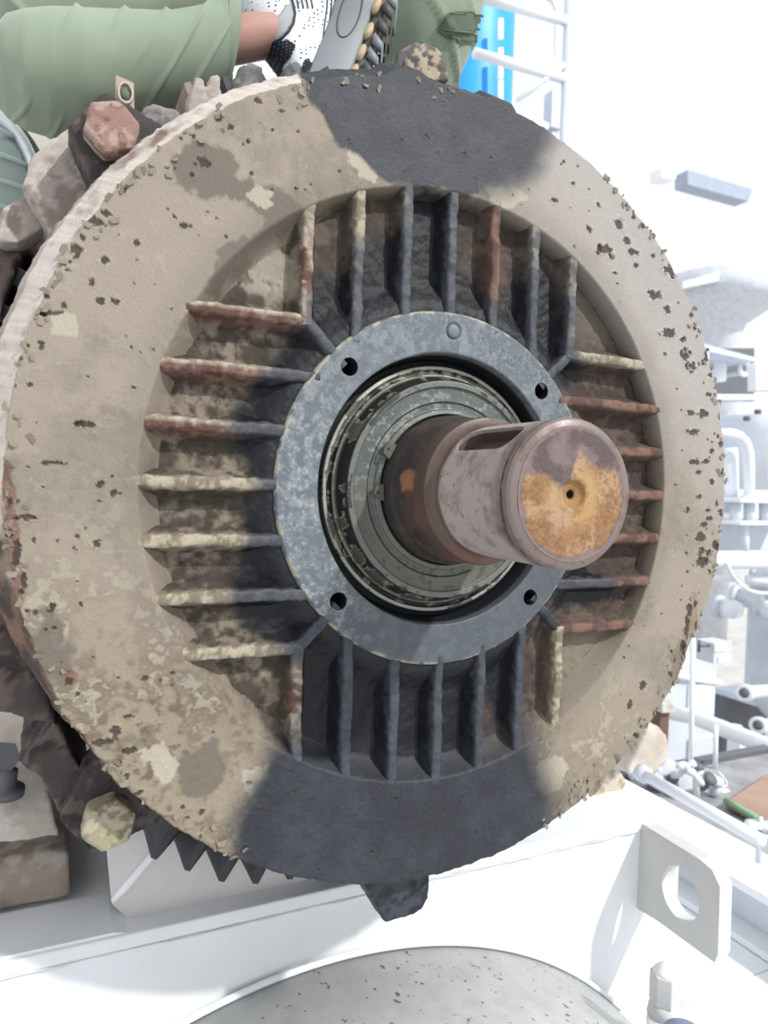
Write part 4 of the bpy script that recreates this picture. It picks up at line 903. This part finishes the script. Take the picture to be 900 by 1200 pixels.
# pocket with flap stitched on the right leg, laid on the cloth by ray casting
from mathutils.bvhtree import BVHTree
suit = bpy.data.objects['work_suit']; bvh = BVHTree.FromPolygons([v.co.copy() for v in suit.data.vertices], [tuple(f.vertices) for f in suit.data.polygons])
def onsuit(px, py, off):
    d = Vector([float(v) for v in (at(px, py, 'y', .4)-CAM)]).normalized(); h = bvh.ray_cast(Vector(CAM.tolist()), d)
    return (h[0]+h[1]*off*(1 if h[1].dot(d) < 0 else -1)) if h[0] is not None else None
def spatch(poly, off, name, par, step=3.0):
    xs = [p_[0] for p_ in poly]; ys = [p_[1] for p_ in poly]; nx_, ny_ = int((max(xs)-min(xs))/step)+1, int((max(ys)-min(ys))/step)+1
    P2 = np.array([(min(xs)+i*step, min(ys)+j*step) for i in range(nx_+1) for j in range(ny_+1)]); ins = sdf(P2, poly) < 1.0; bm = bmesh.new(); vv = {}
    for i in range(nx_):
        for j in range(ny_):
            ids = [(i, j), (i+1, j), (i+1, j+1), (i, j+1)]; ok = all(ins[a*(ny_+1)+b] for a, b in ids)
            if ok:
                for q in ids:
                    if q not in vv:
                        h = onsuit(*P2[q[0]*(ny_+1)+q[1]], off); vv[q] = bm.verts.new(h) if h else None
                if all(vv[q] for q in ids): bm.faces.new([vv[q] for q in ids])
    if not bm.faces: bm.free(); return None
    bmesh.ops.solidify(bm, geom=bm.faces[:], thickness=.0025); return part(name, bm2me(bm, name), M_CLOTH, par)
pk = spatch([(516,40),(572,40),(560,50),(535,49)], .0030, 'pocket', per); fl_ = spatch([(512,34),(522,18),(545,14),(576,17),(574,34),(550,38),(530,37)], .0055, 'pocket_flap', per)
for k, sm_ in enumerate(([(512,35),(517,26),(523,18),(535,15),(550,14),(575,17)], [(513,36),(525,44),(540,50),(556,51),(570,47)], [(516,35),(530,37),(550,38),(572,34)])):
    pts = [onsuit(a, b, .006 if k != 1 else .003) for a, b in sm_]; pts = [q for q in pts if q]
    if len(pts) > 2: part('pocket_seam', tube(pts, .0012, 6, 'pocket_seam'), plain('seam_thread', alb4(118,132,112), .8), per)

# ================================================================== SURROUNDINGS
FZ = -2.3
fl0 = box((-12, -6, FZ-.1), (22, 26, FZ)); fo = link('floor', fl0, M_CONC, smooth=False); fo['kind'] = 'structure'
def W(px, py, y): return Vector([float(v) for v in at(px, py, 'y', y)])
def thing_box(name, label, cat, lo, hi, mat, group=None, bevel=.004, pname=None):
    t = thing(name, label, cat, ((lo[0]+hi[0])/2, (lo[1]+hi[1])/2, lo[2]), group); part(pname or 'body', box(lo, hi, bevel), mat, t, smooth=False); return t
def pxbox(a, y, d, inset=0):
    """box whose front face fills the pixel rectangle (x0, y0, x1, y1) at depth y"""
    p0 = W(a[0], a[3], y); p1 = W(a[2], a[1], y); return (min(p0.x, p1.x), y, min(p0.z, p1.z)), (max(p0.x, p1.x), y+d, max(p0.z, p1.z))

# beige wall column and round ribbed glass light on the left
cl = thing('beige_column', 'beige column behind the motor under the bent knee', 'column', (-.48, 1.9, FZ))
a0 = W(40, 560, 1.9); a1 = W(92, 560, 1.9); part('shaft', box((a0.x-.04, 1.9, FZ), (a1.x+.22, 2.2, 1.9), .01), M_BEIGE, cl, smooth=False)
lp = thing('bulkhead_light', 'round ribbed glass light fitting left of the pinkish cast bracket', 'light', tuple(W(-12, 300, .60)))
lc = W(-22, 205, .60); vz = .115; vx_ = .078
def ell(c_, ax, az, y, n=48): return [(c_.x+ax*math.cos(2*PI*k/n), c_.z+az*math.sin(2*PI*k/n)) for k in range(n)]
m, nt, p = nodes('pale_green_glass'); p.inputs['Base Color'].default_value = (.74,.88,.85,1); p.inputs['Roughness'].default_value = .12; p.inputs['Transmission Weight'].default_value = .35; M_GLASS = m
bm = bmesh.new(); bm_prism(bm, ell(lc, vx_, vz, 0), 'y', .64, .70, .003); part('housing', bm2me(bm, 'housing'), M_GREYW, lp)
sec = [((lc.x, .64-.03*math.sin(t), lc.z), (1,0,0), (0,0,1), vx_*.86*math.cos(t)+.001, vz*.86*math.cos(t)+.001) for t in [k*PI/2/10 for k in range(10)]]
part('glass', loft(sec, 48, True, 'glass'), M_GLASS, lp)
bm = bmesh.new(); bm_tube(bm, [(lc.x+vx_*math.cos(t), .635, lc.z+vz*math.sin(t)) for t in [2*PI*k/48 for k in range(49)]], .010, 10, False); part('rim', bm2me(bm, 'rim'), plain('bright_metal_rim', (.80,.84,.85), .25, .3), lp)
bm = bmesh.new(); bm_tube(bm, [(lc.x+(vx_+.016)*math.cos(t), .66, lc.z+(vz+.014)*math.sin(t)) for t in [2*PI*k/48 for k in range(49)]], .007, 8, False); part('gasket', bm2me(bm, 'gasket'), M_DKST, lp)
for k in range(5):
    zz = lc.z-vz*.7+k*vz*.35; hw_ = vx_*.84*math.sqrt(max(.05, 1-((zz-lc.z)/(vz*.9))**2)); part('glass_rib', tube(arc_pts((lc.x-hw_, .63, zz), (lc.x, .575, zz), (lc.x+hw_, .63, zz)), .004, 8, 'glass_rib'), plain('rib_glass', (.68,.80,.78), .15), lp)
part('bracket', box((lc.x-.02, .70, -.59), (lc.x+.02, .72, lc.z), .002), M_DKST, lp, smooth=False)

# blue tank and white guard rails behind the crouching person
y_ = 4.2; bl = thing('blue_tank', 'bright blue tank behind the white guard rails at the top', 'tank', tuple(W(588, 560, y_+.5)))
a = W(520, 100, y_); b = W(624, 100, y_); part('shell', lathe(((a.x+b.x)/2, y_+.45, FZ), (0,0,1), [((b.x-a.x)*.53, 0), ((b.x-a.x)*.53, 6.5), ((b.x-a.x)*.40, 6.8), (.0, 6.9)], 48, 'shell'), M_BLUE, bl)
for k, (t_, b_) in enumerate(((28,52),(62,98),(100,125))): part('light_mark', prism([(W(578, b_, y_-.02).x, W(578, b_, y_-.02).z), (W(583, b_, y_-.02).x, W(583, b_, y_-.02).z), (W(583, t_, y_-.02).x, W(583, t_, y_-.02).z), (W(578, t_, y_-.02).x, W(578, t_, y_-.02).z)], 'y', y_-.10, y_-.08), M_WHITE2, bl, smooth=False)  # white strips added to imitate bright light marks on the tank
y_ = 3.0; gr = thing('guard_rail', 'white tubular guard rail with posts in front of the blue tank', 'railing', tuple(W(662, 560, y_)))
rr_ = .030
for a, b in (((560,-4),(668,26)), ((556,62),(660,92)), ((560,120),(640,150))): part('rail', tube([W(*a, y_), W(*b, y_)], rr_, 12, 'rail'), M_WHITE2, gr)
p0 = W(662, 150, y_); part('post', tube([(p0.x, y_, FZ), (p0.x, y_, 3.4)], .032, 12, 'post'), M_GREYW, gr)
p0 = W(652, 90, y_+.4); part('bent_pipe', tube([W(640,-4,y_+.4), W(648,2,y_+.4), W(652,12,y_+.4), W(652,70,y_+.4), W(648,84,y_+.4), W(636,94,y_+.4), W(618,110,y_+.4)], .018, 10, 'bent_pipe'), M_WHITE2, gr)
part('brace', tube([W(606,118,y_), W(656,80,y_), W(680,60,y_)], .016, 10, 'brace'), M_WHITE2, gr)
lo, hi = pxbox((646,108,660,148), y_+.6, .1); sgn = thing_box('grey_screen', 'small grey panel beside the guard rail post', 'panel', lo, hi, M_GREYW); part('leg', tube([((lo[0]+hi[0])/2, y_+.65, FZ), ((lo[0]+hi[0])/2, y_+.65, lo[2])], .03, 10), M_GREYW, sgn)

# far building: overhead beam, column with capital and platform
y_ = 9.0; bt = thing('overhead_beam', 'blue grey roof beam high at the right', 'beam', tuple(W(845, 215, y_)))
part('beam', prism([(W(a, b, y_).x, W(a, b, y_).z) for a, b in ((806,199),(882,222),(877,236),(806,216))], 'y', y_, y_+.3), M_BEAM, bt, smooth=False); part('hanger', prism([(W(a, b, y_).x, W(a, b, y_).z) for a, b in ((776,196),(792,199),(792,210),(776,208))], 'y', y_, y_+.3), M_WHITE2, bt, smooth=False)
y_ = 7.0; co = thing('concrete_column', 'pale concrete column with a flared capital at the right', 'column', (W(878, 400, y_).x, y_+.4, FZ))
cw = W(878, 400, y_); sc4 = (W(898,400,y_).x-W(860,400,y_).x)/2
part('column_shaft', lathe((cw.x, y_+.6, FZ), (0,0,1), [(sc4, 0), (sc4, W(878,385,y_).z-FZ), (sc4*1.2, W(878,372,y_).z-FZ), (sc4*2.2, W(878,352,y_).z-FZ), (sc4*2.6, W(878,345,y_).z-FZ), (sc4*2.6, W(878,318,y_).z-FZ), (.0, W(878,318,y_).z-FZ)], 36, 'column_shaft'), M_COL, co)
part('slab', prism([(W(a, b, y_).x, W(a, b, y_).z) for a, b in ((800,338),(860,326),(960,320),(960,304),(880,308),(800,330))], 'y', y_, y_+.5), M_COL, co, smooth=False)

# equipment package at the right
y_ = 2.6
def rectpoly(x0, y0, x1, y1, y): a, b, c_, d = W(x0, y1, y), W(x1, y1, y), W(x1, y0, y), W(x0, y0, y); return [(a.x, a.z), (b.x, b.z), (c_.x, c_.z), (d.x, d.z)]
cabn = thing('control_cabinet', 'grey recessed cabinet with a white canister beside a white ring, right of the flange', 'cabinet', (W(860,440,y_).x, y_+.3, W(860,466,y_).z))
part('back_panel', prism(rectpoly(826,408,884,470,y_+.35), 'y', y_+.35, y_+.40), M_DKST, cabn, smooth=False)
part('hood', prism([(W(a, b, y_).x, W(a, b, y_).z) for a, b in ((822,410),(886,424),(886,419),(822,402))], 'y', y_, y_+.42), M_GREYW, cabn, smooth=False)
part('side_panel', prism(rectpoly(826,408,831,470,y_), 'y', y_, y_+.38), M_GREYW, cabn, smooth=False)
part('shelf', prism(rectpoly(826,462,890,468,y_), 'y', y_, y_+.38), M_WHITE2, cabn, smooth=False)
cn = thing('white_canister', 'white canister standing in the grey cabinet', 'canister', tuple(W(847,446,y_+.2))); q0, q1 = W(847,446,y_+.15), W(847,422,y_+.15)
part('canister_body', lathe((q0.x, y_+.2, q0.z), (0,0,1), [(.055,0),(.060,.01),(.060,q1.z-q0.z-.01),(.05,q1.z-q0.z),(.0,q1.z-q0.z+.005)], 24, 'canister_body'), M_WHITE2, cn); part('canister_lid', lathe((q0.x, y_+.2, q1.z-.01), (0,0,1), [(.066,0),(.066,.02),(.0,.022)], 24, 'canister_lid'), M_GREYW, cn)
vr = thing('valve_ring', 'white ring handle in the grey cabinet', 'valve', tuple(W(872,432,y_+.2))); rc_ = W(872,432,y_+.1)
bm = bmesh.new(); bm_tube(bm, [(rc_.x+.04*math.cos(t), y_+.1, rc_.z+.045*math.sin(t)) for t in [2*PI*k/24 for k in range(25)]], .013, 8, False); part('ring', bm2me(bm, 'ring'), M_WHITE2, vr); part('stem', tube([(rc_.x, y_+.1, rc_.z-.03), (rc_.x, y_+.34, rc_.z-.03)], .014, 8), M_GREYW, vr)
# big white dome casing
y_ = 2.4; dm = thing('turbine_casing', 'big white domed casing with two dark bolt holes at the right edge', 'casing', (W(905,520,y_).x, y_+.5, W(905,560,y_).z))
dc = W(918, 528, y_+.2); part('dome', lathe((dc.x, y_+.15, dc.z), (0,-1,0), [(.0,-.5),(.27,-.5),(.27,0),(.26,.04),(.22,.08),(.14,.11),(.0,.12)], 48, 'dome'), M_WHITE2, dm)
for a, b in ((880,490),(893,482)): q = W(a, b, y_+.02); part('bolt_hole', lathe((q.x, y_+.035, q.z), (0,1,0), [(.0,0),(.016,0),(.016,.03)], 14), M_DKST, dm)
part('top_block', prism(rectpoly(886,425,960,458,y_-.3), 'y', y_-.3, y_-.24, .01), M_WHITE2, dm)
part('support', box((dc.x+.30, y_+.05, FZ), (dc.x+.45, y_+.20, dc.z), .01), M_GREYW, dm, smooth=False)
# pipes
def pipe(name, label, pts, r, mat=None, flanges=(), group=None):
    t = thing(name, label, 'pipe', tuple(pts[0]), group); part('pipe_run', tube(pts, r, 18, 'pipe_run'), mat or M_WHITE2, t)
    for c_, d in flanges: part('flange', lathe(Vector(c_)-Vector(d)*.015, d, [(.0,0),(r*1.75,0),(r*1.75,.03),(.0,.03)], 24, 'flange'), mat or M_WHITE2, t)
    return t
y1 = 1.9
pipe('elbow_pipe', 'white elbow pipe dropping from the left into a wide flange', [W(838,508,y1), W(856,508,y1), W(866,511,y1), W(873,518,y1), W(877,530,y1), W(878,545,y1), W(878,588,y1)], .026, flanges=[(W(878,584,y1), (0,0,1))])
pipe('riser_pipe', 'thick white riser pipe left of the elbow pipe', [W(855,525,y1+.1), W(857,600,y1+.1)], .040, flanges=[(W(857,586,y1+.1), (0,0,1))])
hd = thing('pipe_header', 'white header block with two wide flange plates', 'header', tuple(W(878,612,y1)))
for yy in (586, 612): a, b = W(852, yy, y1), W(925, yy, y1); part('flange_plate', box((a.x, y1-.08, a.z-.010), (b.x, y1+.25, a.z+.010), .004), M_WHITE2, hd, smooth=False)
for xx in (862, 878, 896): a, b = W(xx, 588, y1), W(xx, 612, y1); part('spacer', tube([b, a], .028, 14), M_GREYW, hd)
part('drop_pipe', tube([W(874,612,y1), W(874,652,y1)], .016, 12), M_WHITE2, hd)
part('skirt', box((W(850,613,y1).x, y1+.1, W(850,648,y1).z), (W(930,613,y1).x, y1+.25, W(850,614,y1).z), .004), M_GREYW, hd, smooth=False)
y2 = 1.7
pipe('main_pipe', 'thick white horizontal pipe crossing right of the flange', [W(800,656,y2), W(845,656,y2), W(960,658,y2)], .043)
pipe('branch_pipe', 'thinner white horizontal pipe below the thick one, left piece', [W(800,676,y2+.1), W(862,678,y2+.1)], .016)
pipe('branch_pipe', 'white horizontal pipe with a bright end below the thick one, right piece', [W(878,680,y2+.05), W(960,684,y2+.05)], .026, group=None)
cv = [W(852,660,y2-.05), W(857,672,y2-.05), W(866,684,y2-.05), W(878,692,y2-.05), W(890,695,y2-.05), W(910,695,y2-.05)]
t = thing('hose', 'thin white curved hose hanging under the thick pipe', 'hose', tuple(cv[0])); part('hose_run', tube(cv, .008, 10), M_WHITE2, t)
# clutter of small fittings between pipes
for k, (a, b, r, L, lab) in enumerate(((886,672,.016,.10,'small white slanted valve stem below the thick pipe'), (866,700,.05,.12,'pale round fitting under the curved hose'), (846,712,.05,.10,'pale rounded cover right of the flange edge'), (890,712,.045,.1,'pale fitting under the branch pipe at the right edge'))):
    q = W(a, b, y2+.3); t = thing('pipe_fitting', lab, 'fitting', tuple(q)); part('fitting_body', lathe(q, (.3,-1,.4 if k == 0 else 0), [(.0,0),(r,0),(r,L*.7),(r*.7,L),(.0,L)], 18), M_WHITE2 if k != 1 else M_GREYW, t); part('fitting_cap', lathe(q, (-.3,1,0), [(.0,-.001),(r*1.3,0),(r*1.3,.03),(.0,.03)], 18), M_GREYW, t)
# big round vessel at the right with nozzles
y3 = 2.3; vc = W(905, 770, y3+.4); vs2 = thing('round_vessel', 'large pale grey vessel with two open nozzles at the right edge', 'vessel', (vc.x, y3+.6, vc.z-.75))
VR = .36; cvz = W(900, 880, y3+.1).z+VR-.05
part('vessel_shell', lathe((W(936,770,y3+.55).x, y3+.55, 0), (0,0,1), [(.0,cvz-VR*1.05),(.20,cvz-VR*.97),(.32,cvz-VR*.6),(VR,cvz-.15),(VR,W(0,768,y3).z),(VR+.03,W(0,766,y3).z),(VR+.03,W(0,752,y3).z),(VR-.02,W(0,750,y3).z),(VR-.03,W(0,700,y3).z),(VR*.8,W(0,690,y3).z),(.0,W(0,686,y3).z)], 64, 'vessel_shell'), M_GREYW, vs2)
for (a, b), (c2, d2) in (((872,812),(930,806)), ((888,850),(930,848))):
    q = W(a, b, y3-.05); e3 = W(c2, d2, y3+.4); part('nozzle', lathe(q, e3-q, [(.036,-.0),(.052,.0),(.052,.045),(.040,.05),(.040,.6),(.0,.6)][0:6], 24, 'nozzle'), M_WHITE2, vs2); part('nozzle_bore', lathe(q-(e3-q).normalized()*.002, e3-q, [(.0,0),(.030,0),(.030,.01)], 20), M_DKST, vs2)
for xx in (862, 905): a = W(xx, 850, y3+.55); part('leg', tube([(a.x, y3+.55, FZ), (a.x, y3+.55, a.z)], .045, 12), M_WHITE2, vs2)
# junction box with handle
y4 = 1.55; lo, hi = pxbox((836,752,858,778), y4, .10); jb = thing('junction_box', 'small white switch box with a lever beside the round vessel', 'box', ((lo[0]+hi[0])/2, y4, lo[2]))
part('box_body', box(lo, hi, .003), M_GREYW, jb, smooth=False); lo2, hi2 = pxbox((838,756,852,764), y4-.006, .006); part('name_plate', box(lo2, hi2), M_WHITE2, jb, smooth=False); lo2, hi2 = pxbox((842,769,856,777), y4-.006, .006); part('lower_plate', box(lo2, hi2), M_WHITE2, jb, smooth=False)
part('lever', tube([W(837,756,y4+.03), W(820,757,y4+.03), W(819,750,y4+.03), W(819,764,y4+.03)], .006, 8), M_DKST, jb)
# tall grey panel and posts below
y5 = 1.9; lo, hi = pxbox((800,770,841,905), y5, .35); pn = thing('pump_pedestal', 'pale grey panelled pedestal behind the thin white post', 'pedestal', ((lo[0]+hi[0])/2, y5, FZ)); part('pedestal_body', box((lo[0]-.15, lo[1], FZ), hi, .01), M_GREYW, pn, smooth=False)
a, b = W(790,792,y5-.01), W(843,800,y5-.01); part('ledge', tube([a, b], .018, 10), M_WHITE2, pn)
lo, hi = pxbox((806,800,838,842), y5-.012, .012); part('panel_face', box(lo, hi, .004), M_WHITE2, pn, smooth=False); lo, hi = pxbox((806,862,838,905), y5-.012, .012); part('panel_face', box(lo, hi, .004), M_GREYW, pn, smooth=False)
pt = thing('thin_post', 'thin white vertical post in front of the grey pedestal', 'post', tuple(W(809,915,1.1))); part('post_rod', tube([W(809,926,1.1), W(812,748,1.1)], .009, 10), M_WHITE2, pt); part('post_foot', lathe(W(809,926,1.1), (0,0,1), [(.0,0),(.022,0),(.022,.012),(.0,.012)], 16), M_WHITE2, pt)
pt = thing('thin_post', 'second thin white post at the right side of the pedestal', 'post', tuple(W(838,915,1.18))); part('post_rod', tube([W(838,905,1.18), W(839,850,1.18)], .009, 10), M_WHITE2, pt); part('post_foot', lathe(W(838,905,1.18), (0,0,1), [(.0,0),(.022,0),(.022,.012),(.0,.012)], 16), M_WHITE2, pt)
pipe('suction_pipe', 'thick white pipe slanting down to the right above the dark recess', [W(770,832,1.95), W(812,840,1.75), W(903,876,1.25), W(925,886,1.15)], .036)
lo, hi = pxbox((864,862,879,930), 1.85, .08); sl_ = thing('support_leg', 'white steel leg under the slanting pipe', 'support', ((lo[0]+hi[0])/2, 1.9, lo[2])); part('leg_body', box(lo, hi, .006), M_WHITE2, sl_, smooth=False); part('leg_foot', box((lo[0]-.05, 1.78, lo[2]-.015), (hi[0]+.03, 2.0, lo[2]), .004), M_GREYW, sl_, smooth=False)
lo, hi = pxbox((842,800,960,935), 3.3, .1); rc2 = thing('dark_enclosure', 'dark grey enclosure behind the support leg under the vessel', 'enclosure', ((lo[0]+hi[0])/2, 3.3, lo[2])); part('enclosure_back', box(lo, hi), M_DKST, rc2, smooth=False); part('enclosure_roof', box((lo[0], 2.9, hi[2]), (hi[0], 3.4, hi[2]+.04)), M_GREYW, rc2, smooth=False)
# valve manifold
mf = thing('valve_manifold', 'cluster of small white valves and fittings on the deck behind the skid corner', 'manifold', tuple(W(800,940,1.05)))
mr = random.Random(5)
for k in range(26):
    a, b = mr.uniform(742, 842), 0; b = 885+ (a-742)*.45+mr.uniform(-14, 22); q = W(a, b, 1.02+mr.uniform(-.05,.12)); r_ = mr.uniform(.010, .022); d = Vector((mr.uniform(-1,1), mr.uniform(-1,.2), mr.uniform(-.2,1)))
    part('valve_body', lathe(q, d, [(.0,-.02),(r_*.7,-.02),(r_,-.008),(r_,.012),(r_*.6,.016),(r_*.6,.035),(r_*1.1,.037),(r_*1.1,.048),(.0,.05)], 12, 'valve_body'), [M_WHITE2, M_WHITE2, M_GREYW, M_DKST][mr.randrange(4)], mf)
part('manifold_block', prism([(W(a, b, 1.08).x, W(a, b, 1.08).z) for a, b in ((738,905),(745,880),(780,888),(842,915),(838,950),(800,945))], 'y', 1.08, 1.16, .01), M_GREYW, mf)
part('stand_pipe', tube([W(816,935,1.0), W(816,900,1.0)], .012, 12), M_WHITE2, mf); part('stand_cap', lathe(W(816,900,1.0), (0,0,1), [(.0,0),(.024,0),(.024,.012),(.0,.012)], 14), M_DKST, mf)
part('wire', tube(arc_pts(W(842,905,1.05), W(862,925,1.05), W(840,921,1.05)), .004, 6), M_WHITE2, mf)
# white lumps of lagging between the flange and the pedestal
lg_ = thing('lagging_lump', 'rough white lump of insulation standing at the right lower flange edge', 'insulation', tuple(W(768,880,.75)))
part('lump_body', cast(prism([(W(a, b, .75).x, W(a, b, .75).z) for a, b in ((735,905),(752,870),(760,852),(772,850),(782,864),(783,892),(760,915))], 'y', .75, .95), .008, .006, 25, cols(alb(236,226,212), alb(220,208,194), None, .85, 20, 60), 'lump_body'), M_CAST, lg_)
rp = thing('rusty_bracket', 'brown rusty bracket behind the right lower flange edge', 'bracket', tuple(W(780,850,.9))); lo, hi = pxbox((772,832,785,880), .98, .05); part('bracket_body', box(lo, hi, .003), plain('bracket_rust', alb4(130,104,96), .8), rp, smooth=False); part('bracket_cap', cast(prism(rectpoly(776,824,792,836,.96), 'y', .96, 1.02), .005, .005, 40, cols(alb(236,232,224), alb(214,206,198)), 'bracket_cap'), M_CAST, rp)
lg2 = thing('lagging_lump', 'smaller rough cream lump on the skid corner touching the flange', 'insulation', tuple(W(715,925,.36)))
part('lump_body', cast(prism([(W(a, b, .36).x, W(a, b, .36).z) for a, b in ((690,938),(700,926),(715,915),(728,905),(735,918),(724,936),(700,944))], 'y', .36, .43), .005, .005, 40, cols(alb(226,214,196), alb(180,164,144), None, .85, 40, 90), 'lump_body'), M_CAST, lg2)
# long white tie rod / handrail along the skid, lower beams and deck
def zline(a, b, z): return [Vector([float(v) for v in at(a[0], a[1], 'z', z)]), Vector([float(v) for v in at(b[0], b[1], 'z', z)])]
hr = thing('long_rod', 'long white rod running beside the skid toward the camera', 'rod', tuple(zline((752,906), (890,985), -.70)[0])); part('rod_body', tube(zline((752,906), (893,986), -.70), .014, 12), M_WHITE2, hr)
part('rod_end', tube(zline((750,905), (757,909), -.70), .022, 12), M_GREYW, hr)
vv2 = zline((884,975), (905,985), -.72); vf = thing('small_valve', 'small white valve with a handwheel at the end of the long rod', 'valve', tuple(vv2[0]))
for k in range(3): q = vv2[0]+Vector((k*.016, -.01*k, -.005)); part('valve_disc', lathe(q, (0,0,1), [(.0,0),(.020,0),(.020,.006),(.008,.007),(.008,.018),(.020,.019),(.020,.025),(.0,.026)], 16), [M_WHITE2, M_GREYW, M_WHITE2][k], vf)
part('valve_stem', tube([vv2[0]+Vector((.016,0,-.07)), vv2[0]+Vector((.016,0,.03))], .006, 8), M_GREYW, vf)
sb = thing('side_beam', 'white steel channel along the right side of the skid', 'beam', (.95, .6, -.95)); xL = float(at(900,1052,'z',-.84)[0]); xR_ = float(at(900,1022,'z',-.84)[0]); part('beam_top', box((xL, -.6, -.86), (xR_, 1.6, -.84), .003), M_WHITE, sb, smooth=False); part('beam_web', box((xL+.05, -.6, -.95), (xL+.07, 1.6, -.86), .002), M_GREYW, sb, smooth=False); part('beam_foot', box((xL-.015, -.6, -.965), (xR_+.01, 1.6, -.950), .002), M_WHITE, sb, smooth=False)
sb2 = thing('side_beam', 'second white channel farther right of the skid, beyond the grey gap', 'beam', (1.35, .9, FZ)); part('beam_top', box((1.30, -.3, -1.005), (1.40, 1.15, -.985), .003), M_WHITE, sb2, smooth=False); part('beam_web', box((1.34, -.3, -1.029), (1.36, 1.15, -1.005), .002), M_WHITE, sb2, smooth=False)
dk = thing('grated_deck', 'grey deck plate beyond the white channels at the lower right', 'deck', (2.4, .5, FZ)); part('deck_sheet', box((.70, -.6, -1.06), (4.2, 1.22, -1.03), .002), M_GRAT, dk, smooth=False); part('deck_edge', box((.70, 1.22, -1.10), (4.2, 1.26, -1.01), .002), M_DKST, dk, smooth=False)
for k in range(4): part('deck_post', box((1.0+k*1.0, .9, FZ), (1.06+k*1.0, .96, -1.06)), M_DKST, dk, smooth=False)
bd = thing('brown_deck', 'red brown painted deck panel at the right edge', 'deck', tuple(zline((880,930),(900,920),-1.02)[0])); q = [at(a, b, 'z', -1.01) for a, b in ((850,942),(905,905),(960,905),(960,975),(900,968))]
part('panel', prism([(float(v[0]), float(v[1])) for v in q], 'z', -1.02, -1.005), M_BROWN, bd, smooth=False)
gq = zline((850,938), (886,958), -.995); gs = thing('green_strip', 'thin green painted strip on the deck', 'strip', tuple(gq[0])); part('strip_body', tube(gq, .010, 8), M_GREEN, gs)
